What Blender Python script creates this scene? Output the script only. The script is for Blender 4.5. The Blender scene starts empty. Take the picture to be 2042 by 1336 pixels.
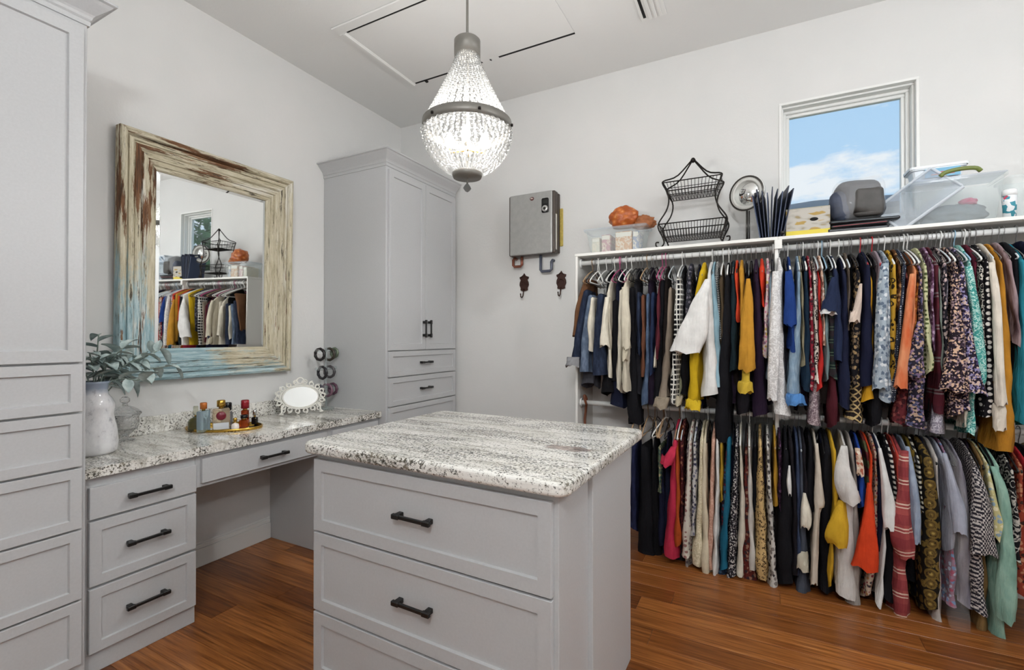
import bpy, bmesh, math, random
import numpy as np
from mathutils import Vector, Matrix, Euler, noise

random.seed(11)
rnd = random.Random(5)
PI = math.pi
SC = bpy.context.scene
COL = SC.collection

# ------------------------------------------------------------------ camera
CAM = np.array([2.918, -3.38, 1.35]); FPX = 935.4; YAW = 0.47955; PITCH = 0.0049
cd = bpy.data.cameras.new('camera'); cd.sensor_width = 36.0; cd.lens = FPX / 2042 * 36.0
cd.clip_start = 0.02; cd.clip_end = 300
cam = bpy.data.objects.new('camera', cd); COL.objects.link(cam)
cam.location = CAM; cam.rotation_euler = (PI / 2 + PITCH, 0, YAW)
SC.camera = cam

# ------------------------------------------------------------------ colour management
SC.view_settings.view_transform = 'Standard'
SC.view_settings.look = 'None'
SC.view_settings.gamma = 1.0
SC.view_settings.use_curve_mapping = False
SC.view_settings.exposure = 0.0

# ------------------------------------------------------------------ world: blue sky with fair-weather clouds
wd = bpy.data.worlds.new('sky'); SC.world = wd; wd.use_nodes = True
nt = wd.node_tree; nt.nodes.clear()
def wn(t, **k):
    n = nt.nodes.new(t)
    for a, b in k.items(): setattr(n, a, b)
    return n
tc = wn('ShaderNodeTexCoord'); sep = wn('ShaderNodeSeparateXYZ'); nt.links.new(tc.outputs['Generated'], sep.inputs[0])
gr = wn('ShaderNodeValToRGB'); nt.links.new(sep.outputs['Z'], gr.inputs[0])
gr.color_ramp.elements[0].position = 0.0; gr.color_ramp.elements[0].color = (0.58, 0.78, 0.95, 1)
gr.color_ramp.elements[1].position = 0.7; gr.color_ramp.elements[1].color = (0.36, 0.61, 0.92, 1)
mp = wn('ShaderNodeMapping'); mp.inputs['Scale'].default_value = (1.0, 1.0, 2.6); mp.inputs['Location'].default_value = (0.31, 0.12, 0.62)
nt.links.new(tc.outputs['Generated'], mp.inputs[0])
nz = wn('ShaderNodeTexNoise'); nz.inputs['Scale'].default_value = 5.2; nz.inputs['Detail'].default_value = 7; nz.inputs['Roughness'].default_value = 0.58
nt.links.new(mp.outputs[0], nz.inputs['Vector'])
cr = wn('ShaderNodeValToRGB'); nt.links.new(nz.outputs['Fac'], cr.inputs[0])
cr.color_ramp.elements[0].position = 0.53; cr.color_ramp.elements[0].color = (0, 0, 0, 1)
cr.color_ramp.elements[1].position = 0.61; cr.color_ramp.elements[1].color = (1, 1, 1, 1)
mx = wn('ShaderNodeMix', data_type='RGBA'); nt.links.new(cr.outputs[0], mx.inputs[0]); nt.links.new(gr.outputs[0], mx.inputs[6]); mx.inputs[7].default_value = (0.95, 0.95, 0.97, 1)
bg = wn('ShaderNodeBackground'); bg.inputs['Strength'].default_value = 1.05; nt.links.new(mx.outputs[2], bg.inputs[0])
wo = wn('ShaderNodeOutputWorld'); nt.links.new(bg.outputs[0], wo.inputs[0])

# ------------------------------------------------------------------ pixel helpers (photo frame 2042 x 1336): where a sight line meets a real plane
def ray(px, py):
    cy, sy, cp, sp = math.cos(YAW), math.sin(YAW), math.cos(PITCH), math.sin(PITCH)
    f = np.array([-sy * cp, cy * cp, sp]); u = np.array([sy * sp, -cy * sp, cp]); r = np.array([cy, sy, 0])
    return f + r * ((px - 1021) / FPX) - u * ((py - 668) / FPX)
def atY(px, py, Y): v = ray(px, py); return CAM + v * ((Y - CAM[1]) / v[1])
def atX(px, py, X): v = ray(px, py); return CAM + v * ((X - CAM[0]) / v[0])
def atZ(px, py, Z): v = ray(px, py); return CAM + v * ((Z - CAM[2]) / v[2])

# ------------------------------------------------------------------ material helpers
def lin(h):
    if not isinstance(h, str): return (*h, 1.0) if len(h) == 3 else h
    h = h.lstrip('#'); o = []
    for i in (0, 2, 4):
        c = int(h[i:i + 2], 16) / 255
        o.append(c / 12.92 if c <= 0.04045 else ((c + 0.055) / 1.055) ** 2.4)
    return (*o, 1.0)
MATS = {}
class NT:
    def __init__(s, name):
        s.m = bpy.data.materials.new(name); s.m.use_nodes = True; s.t = s.m.node_tree
        s.b = s.t.nodes['Principled BSDF']; s.out = s.t.nodes['Material Output']
    def n(s, t, **k):
        x = s.t.nodes.new(t)
        for a, b in k.items(): setattr(x, a, b)
        return x
    def l(s, a, b): s.t.links.new(a, b)
    def obj(s): return s.n('ShaderNodeTexCoord').outputs['Object']
    def map(s, vec, scale=(1, 1, 1), loc=(0, 0, 0), rot=(0, 0, 0)):
        m = s.n('ShaderNodeMapping'); m.inputs['Scale'].default_value = scale; m.inputs['Location'].default_value = loc; m.inputs['Rotation'].default_value = rot
        s.l(vec, m.inputs[0]); return m.outputs[0]
    def noise(s, vec, scale, detail=4, rough=0.55, dist=0.0):
        x = s.n('ShaderNodeTexNoise'); x.inputs['Scale'].default_value = scale; x.inputs['Detail'].default_value = detail
        x.inputs['Roughness'].default_value = rough; x.inputs['Distortion'].default_value = dist; s.l(vec, x.inputs['Vector']); return x.outputs['Fac']
    def vor(s, vec, scale, feature='F1', out='Distance', rand=1.0):
        x = s.n('ShaderNodeTexVoronoi', feature=feature); x.inputs['Scale'].default_value = scale; x.inputs['Randomness'].default_value = rand
        s.l(vec, x.inputs['Vector']); return x.outputs[out]
    def ramp(s, fac, stops, interp='LINEAR'):
        r = s.n('ShaderNodeValToRGB'); r.color_ramp.interpolation = interp
        e = r.color_ramp.elements
        while len(e) < len(stops): e.new(0.5)
        for i, (p, c) in enumerate(stops): e[i].position = p; e[i].color = lin(c) if isinstance(c, str) else ((c, c, c, 1) if not isinstance(c, tuple) else lin(c))
        s.l(fac, r.inputs[0]); return r.outputs[0]
    def mix(s, fac, a, b, mode='MIX'):
        x = s.n('ShaderNodeMix', data_type='RGBA', blend_type=mode)
        for v, i in ((fac, 0), (a, 6), (b, 7)):
            if hasattr(v, 'is_output'): s.l(v, x.inputs[i])
            elif i == 0: x.inputs[0].default_value = v
            else: x.inputs[i].default_value = lin(v)
        return x.outputs[2]
    def math(s, op, a, b=None):
        x = s.n('ShaderNodeMath', operation=op)
        for i, v in enumerate((a, b)):
            if v is None: continue
            if hasattr(v, 'is_output'): s.l(v, x.inputs[i])
            else: x.inputs[i].default_value = v
        return x.outputs[0]
    def bump(s, h, strength=0.2, dist=0.01):
        x = s.n('ShaderNodeBump'); x.inputs['Strength'].default_value = strength; x.inputs['Distance'].default_value = dist
        s.l(h, x.inputs['Height']); s.l(x.outputs[0], s.b.inputs['Normal'])
    def col(s, c):
        if hasattr(c, 'is_output'): s.l(c, s.b.inputs['Base Color'])
        else: s.b.inputs['Base Color'].default_value = lin(c)
    def set(s, rough=None, metal=None, spec=None, trans=None, ior=None, alpha=None, coat=None):
        for k, v in (('Roughness', rough), ('Metallic', metal), ('Specular IOR Level', spec), ('Transmission Weight', trans), ('IOR', ior), ('Alpha', alpha), ('Coat Weight', coat)):
            if v is not None: s.b.inputs[k].default_value = v
def plain(name, c, rough=0.5, metal=0.0, spec=0.5, grain=0.0, gscale=40, trans=0.0, bump=0.0, coat=0.0):
    if name in MATS: return MATS[name]
    k = NT(name); k.set(rough, metal, spec, trans=trans, coat=coat)
    if grain:
        f = k.noise(k.obj(), gscale, 3); a = lin(c)
        lo = tuple(v * (1 - grain) for v in a[:3]); hi = tuple(min(1, v * (1 + grain)) for v in a[:3])
        k.col(k.ramp(f, [(0.3, lo), (0.7, hi)]))
        if bump: k.bump(f, bump, 0.004)
    else: k.col(c)
    MATS[name] = k.m; return k.m
def emit(name, c, strength):
    if name in MATS: return MATS[name]
    k = NT(name); k.col(c); k.b.inputs['Emission Color'].default_value = lin(c); k.b.inputs['Emission Strength'].default_value = strength
    MATS[name] = k.m; return k.m
def film(name, tint='#ffffff', opac=0.25, rough=0.15):
    """clear plastic: mostly see-through sheet with a milky, glossy share"""
    if name in MATS: return MATS[name]
    k = NT(name); k.col(tint); k.set(rough, 0, 0.5)
    t = k.n('ShaderNodeBsdfTransparent'); t.inputs[0].default_value = lin(tint)
    m = k.n('ShaderNodeMixShader'); m.inputs[0].default_value = opac
    k.l(t.outputs[0], m.inputs[1]); k.l(k.b.outputs[0], m.inputs[2]); k.l(m.outputs[0], k.out.inputs[0])
    MATS[name] = k.m; return k.m

def wall_mat():
    k = NT('painted_wall'); f = k.noise(k.obj(), 55, 5, 0.6); g = k.noise(k.obj(), 3, 2)
    k.col(k.ramp(g, [(0.3, '#dadad8'), (0.7, '#dedddb')])); k.set(0.85, 0, 0.25); k.bump(f, 0.16, 0.006); return k.m
def ceil_mat():
    k = NT('painted_ceiling'); f = k.noise(k.obj(), 60, 5, 0.6); k.col('#e6e6e4'); k.set(0.9, 0, 0.2); k.bump(f, 0.16, 0.006); return k.m
def cab_mat():
    k = NT('grey_cabinet_paint'); f = k.noise(k.obj(), 120, 3); k.col(k.ramp(f, [(0.2, '#babbbc'), (0.8, '#c1c2c3')])); k.set(0.42, 0, 0.4); k.bump(f, 0.04, 0.002); return k.m
def granite_mat(name='speckled_granite', patch=None):
    k = NT(name); o = k.obj()
    big = k.noise(k.map(o, (0.9, 3.2, 2)), 2.6, 5, 0.6, 0.6)
    streak = k.noise(k.map(o, (1.0, 7.0, 4.0)), 3.2, 7, 0.68, 0.5)
    base = k.ramp(streak, [(0.28, '#9c998f'), (0.40, '#cdcac1'), (0.54, '#ebe9e3'), (0.8, '#f6f4ef')])
    sp = k.noise(o, 105, 6, 0.78)
    dens = k.math('ADD', sp, k.math('MULTIPLY', k.math('SUBTRACT', big, 0.5), 0.34))
    mask = k.ramp(dens, [(0.43, 1.0), (0.48, 0.0)])
    spk = k.ramp(k.noise(o, 40, 3), [(0.35, '#23241f'), (0.55, '#5e594d'), (0.7, '#8b8274')])
    c = k.mix(mask, base, spk)
    wh = k.ramp(k.vor(o, 42, 'F1', 'Distance'), [(0.12, 1.0), (0.30, 0.0)])
    c = k.mix(k.math('MULTIPLY', wh, 0.6), c, '#f1efe9')
    pk = k.ramp(k.noise(k.map(o, (2.0, 9.0, 4.0), (0.7, 1.9, 0)), 2.1, 4, 0.6), [(0.69, 0.0), (0.74, 0.8)])
    c = k.mix(pk, c, '#7d6b66')
    if patch:
        d = k.n('ShaderNodeVectorMath', operation='DISTANCE'); k.l(k.map(o, (1.0, 2.6, 0.0), (0, 0, 0)), d.inputs[0]); d.inputs[1].default_value = (patch[0], patch[1] * 2.6, 0)
        m = k.ramp(k.math('ADD', d.outputs['Value'], k.math('MULTIPLY', k.math('SUBTRACT', k.noise(o, 22, 5, .7), .5), .22)), [(0.08, .85), (0.115, 0.0)])
        c = k.mix(m, c, k.ramp(k.noise(k.map(o, (1, 4, 1)), 30, 4), [(.35, '#4d443f'), (.5, '#8a7770'), (.65, '#b8a79d')]))
    k.col(c); k.set(0.09, 0, 0.5); return k.m
def plank_mat():
    k = NT('strand_bamboo'); o = k.obj(); oi = k.n('ShaderNodeObjectInfo')
    sh = k.n('ShaderNodeVectorMath', operation='ADD'); cmb = k.n('ShaderNodeCombineXYZ')
    k.l(k.math('MULTIPLY', oi.outputs['Random'], 37.0), cmb.inputs[0]); k.l(k.math('MULTIPLY', oi.outputs['Random'], 91.0), cmb.inputs[1])
    tx = k.n('ShaderNodeNewGeometry').outputs['Position']
    k.l(tx, sh.inputs[0]); k.l(cmb.outputs[0], sh.inputs[1])
    g = k.noise(k.map(sh.outputs[0], (1.3, 34, 1)), 2.0, 6, 0.65)
    c = k.ramp(g, [(0.25, '#553018'), (0.42, '#935d31'), (0.58, '#bd8149'), (0.78, '#e2ab6c')])
    v = k.ramp(oi.outputs['Random'], [(0.0, '#a08878'), (0.5, '#cdbcae'), (1.0, '#f4e6d6')])
    c = k.mix(1.0, c, v, 'MULTIPLY')
    k.col(c); k.set(0.28, 0, 0.45); k.bump(g, 0.06, 0.003); return k.m
M = {}
M['wall'] = wall_mat(); M['ceil'] = ceil_mat(); M['cab'] = cab_mat(); M['granite'] = granite_mat(); M['plank'] = plank_mat()
M['white'] = plain('white_trim_paint', '#e9e9e6', 0.4)
M['melamine'] = plain('white_melamine', '#e6e5e0', 0.45)
M['rod'] = plain('white_rod_enamel', '#dfe0de', 0.3)
M['black'] = plain('matte_black_metal', '#131313', 0.38, 0.0, 0.5)
M['dark'] = plain('dark_gap', '#141312', 0.9)
M['iron'] = plain('dark_wrought_iron', '#221d1a', 0.5, 0.6)
M['pewter'] = plain('aged_pewter', '#7e7b75', 0.45, 0.35)
M['mirror'] = plain('silvered_glass', '#f2f4f3', 0.015, 1.0)
M['steel'] = plain('chrome', '#cfd2d4', 0.15, 1.0)
M['gold'] = plain('gold_metal', '#c9a24b', 0.25, 1.0)

# ------------------------------------------------------------------ mesh helpers
def tag(o, label=None, cat=None, group=None, kind=None):
    if label: o['label'] = label
    if cat: o['category'] = cat
    if group: o['group'] = group
    if kind: o['kind'] = kind
    return o
def empty(name, loc=(0, 0, 0), rz=0.0, label=None, cat=None, group=None):
    o = bpy.data.objects.new(name, None); o.empty_display_size = 0.05; COL.objects.link(o)
    o.location = loc; o.rotation_euler = (0, 0, rz); return tag(o, label, cat, group)
def link(name, me, mat=None, parent=None, loc=None, rot=None, smooth=False):
    o = bpy.data.objects.new(name, me); COL.objects.link(o)
    if mat is not None and not me.materials: me.materials.append(mat)
    if parent: o.parent = parent
    if loc is not None: o.location = loc
    if rot is not None: o.rotation_euler = rot
    if smooth:
        for p in me.polygons: p.use_smooth = True
    return o
def fin(name, bm, mat=None, parent=None, loc=None, rot=None, smooth=False, recalc=True):
    if recalc: bmesh.ops.recalc_face_normals(bm, faces=bm.faces)
    me = bpy.data.meshes.new(name); bm.to_mesh(me); bm.free()
    return link(name, me, mat, parent, loc, rot, smooth)
def pyd(name, v, f, mat=None, parent=None, loc=None, rot=None, smooth=True):
    me = bpy.data.meshes.new(name); me.from_pydata([tuple(map(float, p)) for p in v], [], f); me.update()
    return link(name, me, mat, parent, loc, rot, smooth)
def bx(bm, x0, x1, y0, y1, z0, z1, bev=0.0, seg=1):
    r = bmesh.ops.create_cube(bm, size=1.0); vs = r['verts']
    for v in vs: v.co = Vector((x0 + (v.co.x + .5) * (x1 - x0), y0 + (v.co.y + .5) * (y1 - y0), z0 + (v.co.z + .5) * (z1 - z0)))
    if bev:
        es = list({e for v in vs for e in v.link_edges})
        bmesh.ops.bevel(bm, geom=es, offset=bev, segments=seg, affect='EDGES', profile=0.5)
def box(name, x0, x1, y0, y1, z0, z1, mat, parent=None, bev=0.0, seg=1, **k):
    bm = bmesh.new(); bx(bm, x0, x1, y0, y1, z0, z1, bev, seg); return fin(name, bm, mat, parent, **k)
def tube_vf(pts, r, n=8, closed=False, v=None, f=None):
    """swept round bar; r is a number or a list"""
    v = [] if v is None else v; f = [] if f is None else f; b0 = len(v); P = [Vector(p) for p in pts]; N = len(P)
    up = None
    for i, p in enumerate(P):
        a = P[(i - 1) % N] if (closed or i > 0) else p; b = P[(i + 1) % N] if (closed or i < N - 1) else p
        t = (b - a).normalized()
        if up is None:
            up = Vector((0, 0, 1)) if abs(t.z) < 0.9 else Vector((1, 0, 0))
        s = t.cross(up)
        if s.length < 1e-6: s = t.cross(Vector((0, 1, 0.3)))
        s.normalize(); up = s.cross(t).normalized()
        rr = r[i] if isinstance(r, (list, tuple)) else r
        for k in range(n):
            an = 2 * PI * k / n; q = p + s * (math.cos(an) * rr) + up * (math.sin(an) * rr); v.append(q)
    m = N if closed else N - 1
    for i in range(m):
        for k in range(n):
            a = b0 + i * n + k; b = b0 + i * n + (k + 1) % n; c = b0 + ((i + 1) % N) * n + (k + 1) % n; d = b0 + ((i + 1) % N) * n + k
            f.append((a, b, c, d))
    if not closed:
        f.append(tuple(b0 + k for k in range(n))[::-1]); f.append(tuple(b0 + (N - 1) * n + k for k in range(n)))
    return v, f
def tube(name, pts, r, mat, parent=None, n=8, closed=False, **k):
    v, f = tube_vf(pts, r, n, closed); return pyd(name, v, f, mat, parent, **k)
def tubes(name, list_, mat, parent=None, n=6, **k):
    v, f = [], []
    for pts, r, c in list_: tube_vf(pts, r, n, c, v, f)
    return pyd(name, v, f, mat, parent, **k)
def lathe(name, prof, mat, parent=None, n=28, sy=1.0, **k):
    """prof: (r, z) list turned about z"""
    v, f = [], []
    for r, z in prof:
        for i in range(n):
            a = 2 * PI * i / n; v.append((r * math.cos(a), sy * r * math.sin(a), z))
    for j in range(len(prof) - 1):
        for i in range(n):
            a = j * n + i; b = j * n + (i + 1) % n; f.append((a, b, b + n, a + n))
    closed = abs(prof[0][0] - prof[-1][0]) + abs(prof[0][1] - prof[-1][1]) < 1e-7
    if prof[0][0] > 1e-5 and not closed: f.append(tuple(range(n))[::-1])
    if prof[-1][0] > 1e-5 and not closed: f.append(tuple((len(prof) - 1) * n + i for i in range(n)))
    return pyd(name, v, f, mat, parent, **k)
def arc(cx, cz, r, a0, a1, n, y=0.0, axis='xz'):
    o = []
    for i in range(n + 1):
        a = a0 + (a1 - a0) * i / n
        o.append((cx + r * math.cos(a), y, cz + r * math.sin(a)) if axis == 'xz' else ((y, cx + r * math.cos(a), cz + r * math.sin(a)) if axis == 'yz' else (cx + r * math.cos(a), cz + r * math.sin(a), y)))
    return o
def catmull(pts, n):
    P = [np.array(p, float) for p in pts]; o = []
    if len(P) == 2: return [P[0] + (P[1] - P[0]) * i / n for i in range(n + 1)]
    S = len(P) - 1
    for i in range(n + 1):
        t = S * i / n; k = min(int(t), S - 1); u = t - k
        p1, p2 = P[k], P[k + 1]; p0 = P[k - 1] if k > 0 else 2 * p1 - p2; p3 = P[k + 2] if k + 2 <= S else 2 * p2 - p1
        o.append(0.5 * (2 * p1 + (p2 - p0) * u + (2 * p0 - 5 * p1 + 4 * p2 - p3) * u * u + (3 * p1 - p0 - 3 * p2 + p3) * u ** 3))
    return o

# ================================================================== ROOM SHELL
RX, RY0, RZ = 5.30, -4.40, 3.29
fl = box('floor', -0.1, RX + .1, RY0 - .1, 0.1, -0.10, -0.012, M['dark']); tag(fl, kind='structure')
# planks run along the back wall; each one is its own board
pw = 0.1275; nrow = int(math.ceil(-RY0 / pw))
pm = bpy.data.meshes.new('plank'); bm = bmesh.new(); bx(bm, 0, 1, 0, pw - 0.0012, -0.012, 0.0, 0.0007); bm.to_mesh(pm); bm.free(); pm.materials.append(M['plank'])
prng = random.Random(3)
for r in range(nrow):
    x = -prng.uniform(0, 1.3); y = -(r + 1) * pw
    while x < RX:
        L = prng.uniform(1.15, 1.75); a = max(x, 0); b = min(x + L, RX)
        if b - a > 0.04:
            o = bpy.data.objects.new('plank', pm); COL.objects.link(o); o.parent = fl; o.location = (a, y, 0); o.scale = (b - a - 0.0012, 1, 1)
        x += L
tag(box('ceiling', -.1, RX + .1, RY0 - .1, .1, RZ, RZ + .1, M['ceil']), kind='structure')
tag(box('wall_left', -.12, 0, RY0 - .1, .12, 0, RZ, M['wall']), kind='structure')
tag(box('wall_right', RX, RX + .12, RY0 - .1, .12, 0, RZ, M['wall']), kind='structure')
tag(box('wall_front', -.0, RX, RY0 - .12, RY0, 0, RZ, M['wall']), kind='structure')
WINS = [(3.062, 3.72, 2.03, 2.80), (4.235, 4.893, 2.03, 2.80)]
bm = bmesh.new()
xs = [0, WINS[0][0], WINS[0][1], WINS[1][0], WINS[1][1], RX]
for i in range(5):
    if i in (1, 3):
        bx(bm, xs[i], xs[i + 1], 0, .15, 0, 2.03); bx(bm, xs[i], xs[i + 1], 0, .15, 2.80, RZ)
    else: bx(bm, xs[i], xs[i + 1], 0, .15, 0, RZ)
tag(fin('wall_back', bm, M['wall']), kind='structure')
glassm = film('window_glass', '#f4f8fa', 0.05, 0.02)
for i, (a, b, c, d) in enumerate(WINS):
    w = empty('window_%d' % (i + 1), ((a + b) / 2, 0, c)); tag(w, kind='structure')
    hw = (b - a) / 2; h = d - c
    def ring(bm, o, wd_, y0, y1, bev=0.002):
        bx(bm, -hw + o, hw - o, y0, y1, h - o - wd_, h - o, bev); bx(bm, -hw + o, hw - o, y0, y1, o, o + wd_, bev)
        bx(bm, -hw + o, -hw + o + wd_, y0, y1, o + wd_, h - o - wd_, bev); bx(bm, hw - o - wd_, hw - o, y0, y1, o + wd_, h - o - wd_, bev)
    bm = bmesh.new(); ring(bm, -0.014, 0.016, -0.006, 0.03); fin('corner_trim', bm, M['white'], w)
    bm = bmesh.new(); ring(bm, 0.001, 0.012, 0.03, 0.12); fin('jamb', bm, M['white'], w)
    bm = bmesh.new(); ring(bm, 0.013, 0.017, 0.075, 0.14, 0.003); fin('window_frame', bm, M['white'], w)
    bm = bmesh.new(); ring(bm, 0.029, 0.019, 0.095, 0.13, 0.003); fin('sash', bm, M['white'], w)
    box('pane', -hw + .04, hw - .04, .110, .114, .04, h - .04, glassm, w)
def baseboard(name, x0, x1, y0, y1, axis):
    bm = bmesh.new(); bx(bm, x0, x1, y0, y1, 0, .105, .002)
    if axis == 'y': bx(bm, x0, x0 + (x1 - x0) * .7, y0, y1, .105, .128, .003); bx(bm, x0, x0 + (x1 - x0) * .4, y0, y1, .128, .142, .003)
    else: bx(bm, x0, x1, y1 - (y1 - y0) * .7, y1, .105, .128, .003); bx(bm, x0, x1, y1 - (y1 - y0) * .4, y1, .128, .142, .003)
    tag(fin(name, bm, M['white']), kind='structure')
baseboard('baseboard_left', 0.0, 0.016, -2.094, -1.320, 'y')
baseboard('baseboard_back', 0.64, 1.815, -0.016, 0.0, 'x')
baseboard('baseboard_back_2', 1.845, RX, -0.016, 0.0, 'x')

# attic hatch in the ceiling: panel hanging a little low, a dark plate for the shade in the open crack on three sides, trim
hx0, hx1, hy0, hy1 = 0.615, 1.90, -1.235, -0.555
hat = empty('attic_hatch', ((hx0 + hx1) / 2, (hy0 + hy1) / 2, RZ), label='white attic hatch panel with dark open cracks in the ceiling', cat='hatch')
def hl(x, y): return x - (hx0 + hx1) / 2, y - (hy0 + hy1) / 2
a0, b0 = hl(hx0, hy0); a1, b1 = hl(hx1, hy1)
box('crack_shade', a0 + .002, a1 - .002, b0 - .004, b1 + .012, -.002, .0, M['dark'], hat)
box('panel', a0, a1, b0 + .012, b1 - .010, -.006, -.002, M['ceil'], hat, .001)
box('trim', a0 - .058, a0 - .0005, b0 - .0035, b1 + .012, -.012, 0, M['ceil'], hat, .004)
box('trim_bead', a0 - .024, a0 - .003, b0 - .0030, b1 + .010, -.020, -.012, M['white'], hat, .004)
box('trim', a0 - .058, a1 + .05, b0 - .07, b0 - .004, -.012, 0, M['ceil'], hat, .004)
bm = bmesh.new(); bx(bm, -.01, .01, -.012, .012, -.012, 0, .002); fin('latch', bm, M['dark'], hat, loc=(a0 + .10, b1 + .012, -.001))
for qx in (.42, .60, .66): box('caulk_patch', a0 + qx, a0 + qx + .07, b1 - .012, b1 + .014, -.004, -.0015, M['ceil'], hat)
# air register
vt = empty('ceiling_vent', (2.36, -0.60, RZ), label='white ceiling air register with black slot near the back wall', cat='vent')
box('frame', -.06, .09, -.17, .13, -.008, 0, M['white'], vt, .003)
box('slot', -.042, -.026, -.16, .10, -.0095, -.008, M['dark'], vt)
for i in range(3): box('slat', -.012 + i * .03, .008 + i * .03, -.155, .115, -.016, -.008, M['white'], vt, .003)

# ================================================================== CABINETRY (built in a local frame: width along +x, face towards -y, then turned)
CAB = M['cab']
def shaker_bm(w, h, t=0.019, fr=0.058, rec=0.010):
    """drawer or door front with a recessed centre panel; front face at y=-t"""
    bm = bmesh.new(); bx(bm, 0, w, -t, 0, 0, h, 0.0015)
    bm.faces.ensure_lookup_table()
    front = max((f for f in bm.faces if f.normal.y < -0.99), key=lambda f: f.calc_area())
    if fr: 
        r = bmesh.ops.inset_individual(bm, faces=[front], thickness=fr - 0.0015, depth=0)
        r = bmesh.ops.inset_individual(bm, faces=[front], thickness=0.004, depth=0)
        bmesh.ops.translate(bm, verts=list(front.verts), vec=(0, rec, 0))
    return bm
def pull(parent, x, z, y, L=0.128, vert=False):
    bm = bmesh.new(); s = .0062
    bx(bm, -L / 2 - .012, L / 2 + .012, -.034, -.024, -s, s, .0015)
    for q in (-1, 1):
        bx(bm, q * L / 2 - .010, q * L / 2 + .010, -.030, 0, -.0085, .0085, .002)
        bx(bm, q * (L / 2 + .002) - .016, q * (L / 2 + .002) + .016, -.037, -.022, -.0085, .0085, .0025)
    o = fin('handle', bm, M['black'], parent, loc=(x, y, z), rot=(0, PI / 2, 0) if vert else None); return o
def front(name, parent, x0, x1, z0, z1, fr=0.058, y=0.0, handle=None, t=0.019, L=0.128):
    o = fin(name, shaker_bm(x1 - x0, z1 - z0, t, fr), CAB, parent, loc=(x0, y, z0))
    if handle == 'h': pull(o, (x1 - x0) / 2, (z1 - z0) / 2, -t + (0.010 if fr else 0), L)
    elif handle == 'vl': pull(o, (x1 - x0) - .030, .16, -t, .10, True)
    elif handle == 'vr': pull(o, .030, .16, -t, .10, True)
    return o
def crown(parent, w, d, z, left=True, right=True, h=.10, out=.07):
    """stepped crown moulding swept round front and sides"""
    prof = [(0, 0), (.006, 0), (.008, .016), (.004, .020), (.010, .026), (.013, .036), (.018, .044), (.034, .060), (.052, .078), (.060, .088), (out, .092), (out, h), (0, h)]
    v, f = [], []
    n = len(prof)
    for o, zz in prof:
        xl = -o if left else 0; xr = w + o if right else w
        v += [(xl, d, z + zz), (xl, -o, z + zz), (xr, -o, z + zz), (xr, d, z + zz)]
    for i in range(n - 1):
        for k in range(3): f.append((i * 4 + k, i * 4 + k + 1, i * 4 + 5 + k, i * 4 + 4 + k))
    top = (n - 1) * 4; f.append((top, top + 1, top + 2, top + 3)); 
    return pyd('crown_moulding', v, f, CAB, parent, smooth=False)
def tall(label, y0, y1, drawers_handles=True, lr=(True, True)):
    w = y1 - y0; d = .621; e = empty('tall_cabinet', (d, y0, 0), PI / 2, label, 'cabinet')
    bm = bmesh.new(); bx(bm, 0, w, .0, d - .002, 0.0, 2.56, .002)
    fin('body', bm, CAB, e)
    g = .004
    # face frame edge seen beside the fronts
    zs = [0.105, 0.352, 0.620, 0.856, 1.064, 1.252]
    for i in range(5):
        front('drawer', e, .016, w - .016, zs[i] + g, zs[i + 1] - g, .05, handle='h' if drawers_handles else None, L=.10)
    m = w / 2
    front('door', e, .016, m - g / 2, 1.252 + g, 2.535, .062, handle='vl'); front('door', e, m + g / 2, w - .016, 1.252 + g, 2.535, .062, handle='vr')
    crown(e, w, d - .002, 2.555, *lr); return e
tall('tall grey linen cabinet with double doors standing in the corner beside the mirror', -.875, -.030, True, (True, False))
tall('tall grey cabinet with crown moulding cut off by the left edge of the photo', -3.36, -2.531, False)
# vanity: two bases, apron drawer, granite top
xv = .553
e = empty('vanity_cabinet', (xv, -2.529, 0), PI / 2, 'grey three-drawer vanity cabinet with black pulls beside the kneehole', 'cabinet')
W = 2.529 - 2.095
box('body', 0, W, 0, xv - .002, 0, .789, CAB, e, .0015)
g = .003
front('drawer', e, .030, W - .004, .622, .748, 0, handle='h'); front('drawer', e, .030, W - .004, .352 + g, .612, .055, handle='h'); front('drawer', e, .030, W - .004, .088, .343, .055, handle='h')
e = empty('vanity_apron', (xv, -2.094, 0), PI / 2, 'shallow grey drawer hung under the granite vanity top over the kneehole', 'drawer')
W = 2.094 - 1.318
box('rail', 0, W, .0, xv - .25, .632, .789, CAB, e, .001); front('drawer', e, .022, W - .022, .652, .768, 0, handle='h')
e = empty('vanity_cabinet', (xv, -1.317, 0), PI / 2, 'grey vanity cabinet behind the island between kneehole and tall cabinet', 'cabinet')
W = 1.317 - .877
box('body', 0, W, 0, xv - .002, 0, .789, CAB, e, .0015)
for a, b, r in ((.622, .768, 0), (.355, .612, .055), (.088, .343, .055)): front('drawer', e, .022, W - .022, a, b, r, handle='h')
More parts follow.
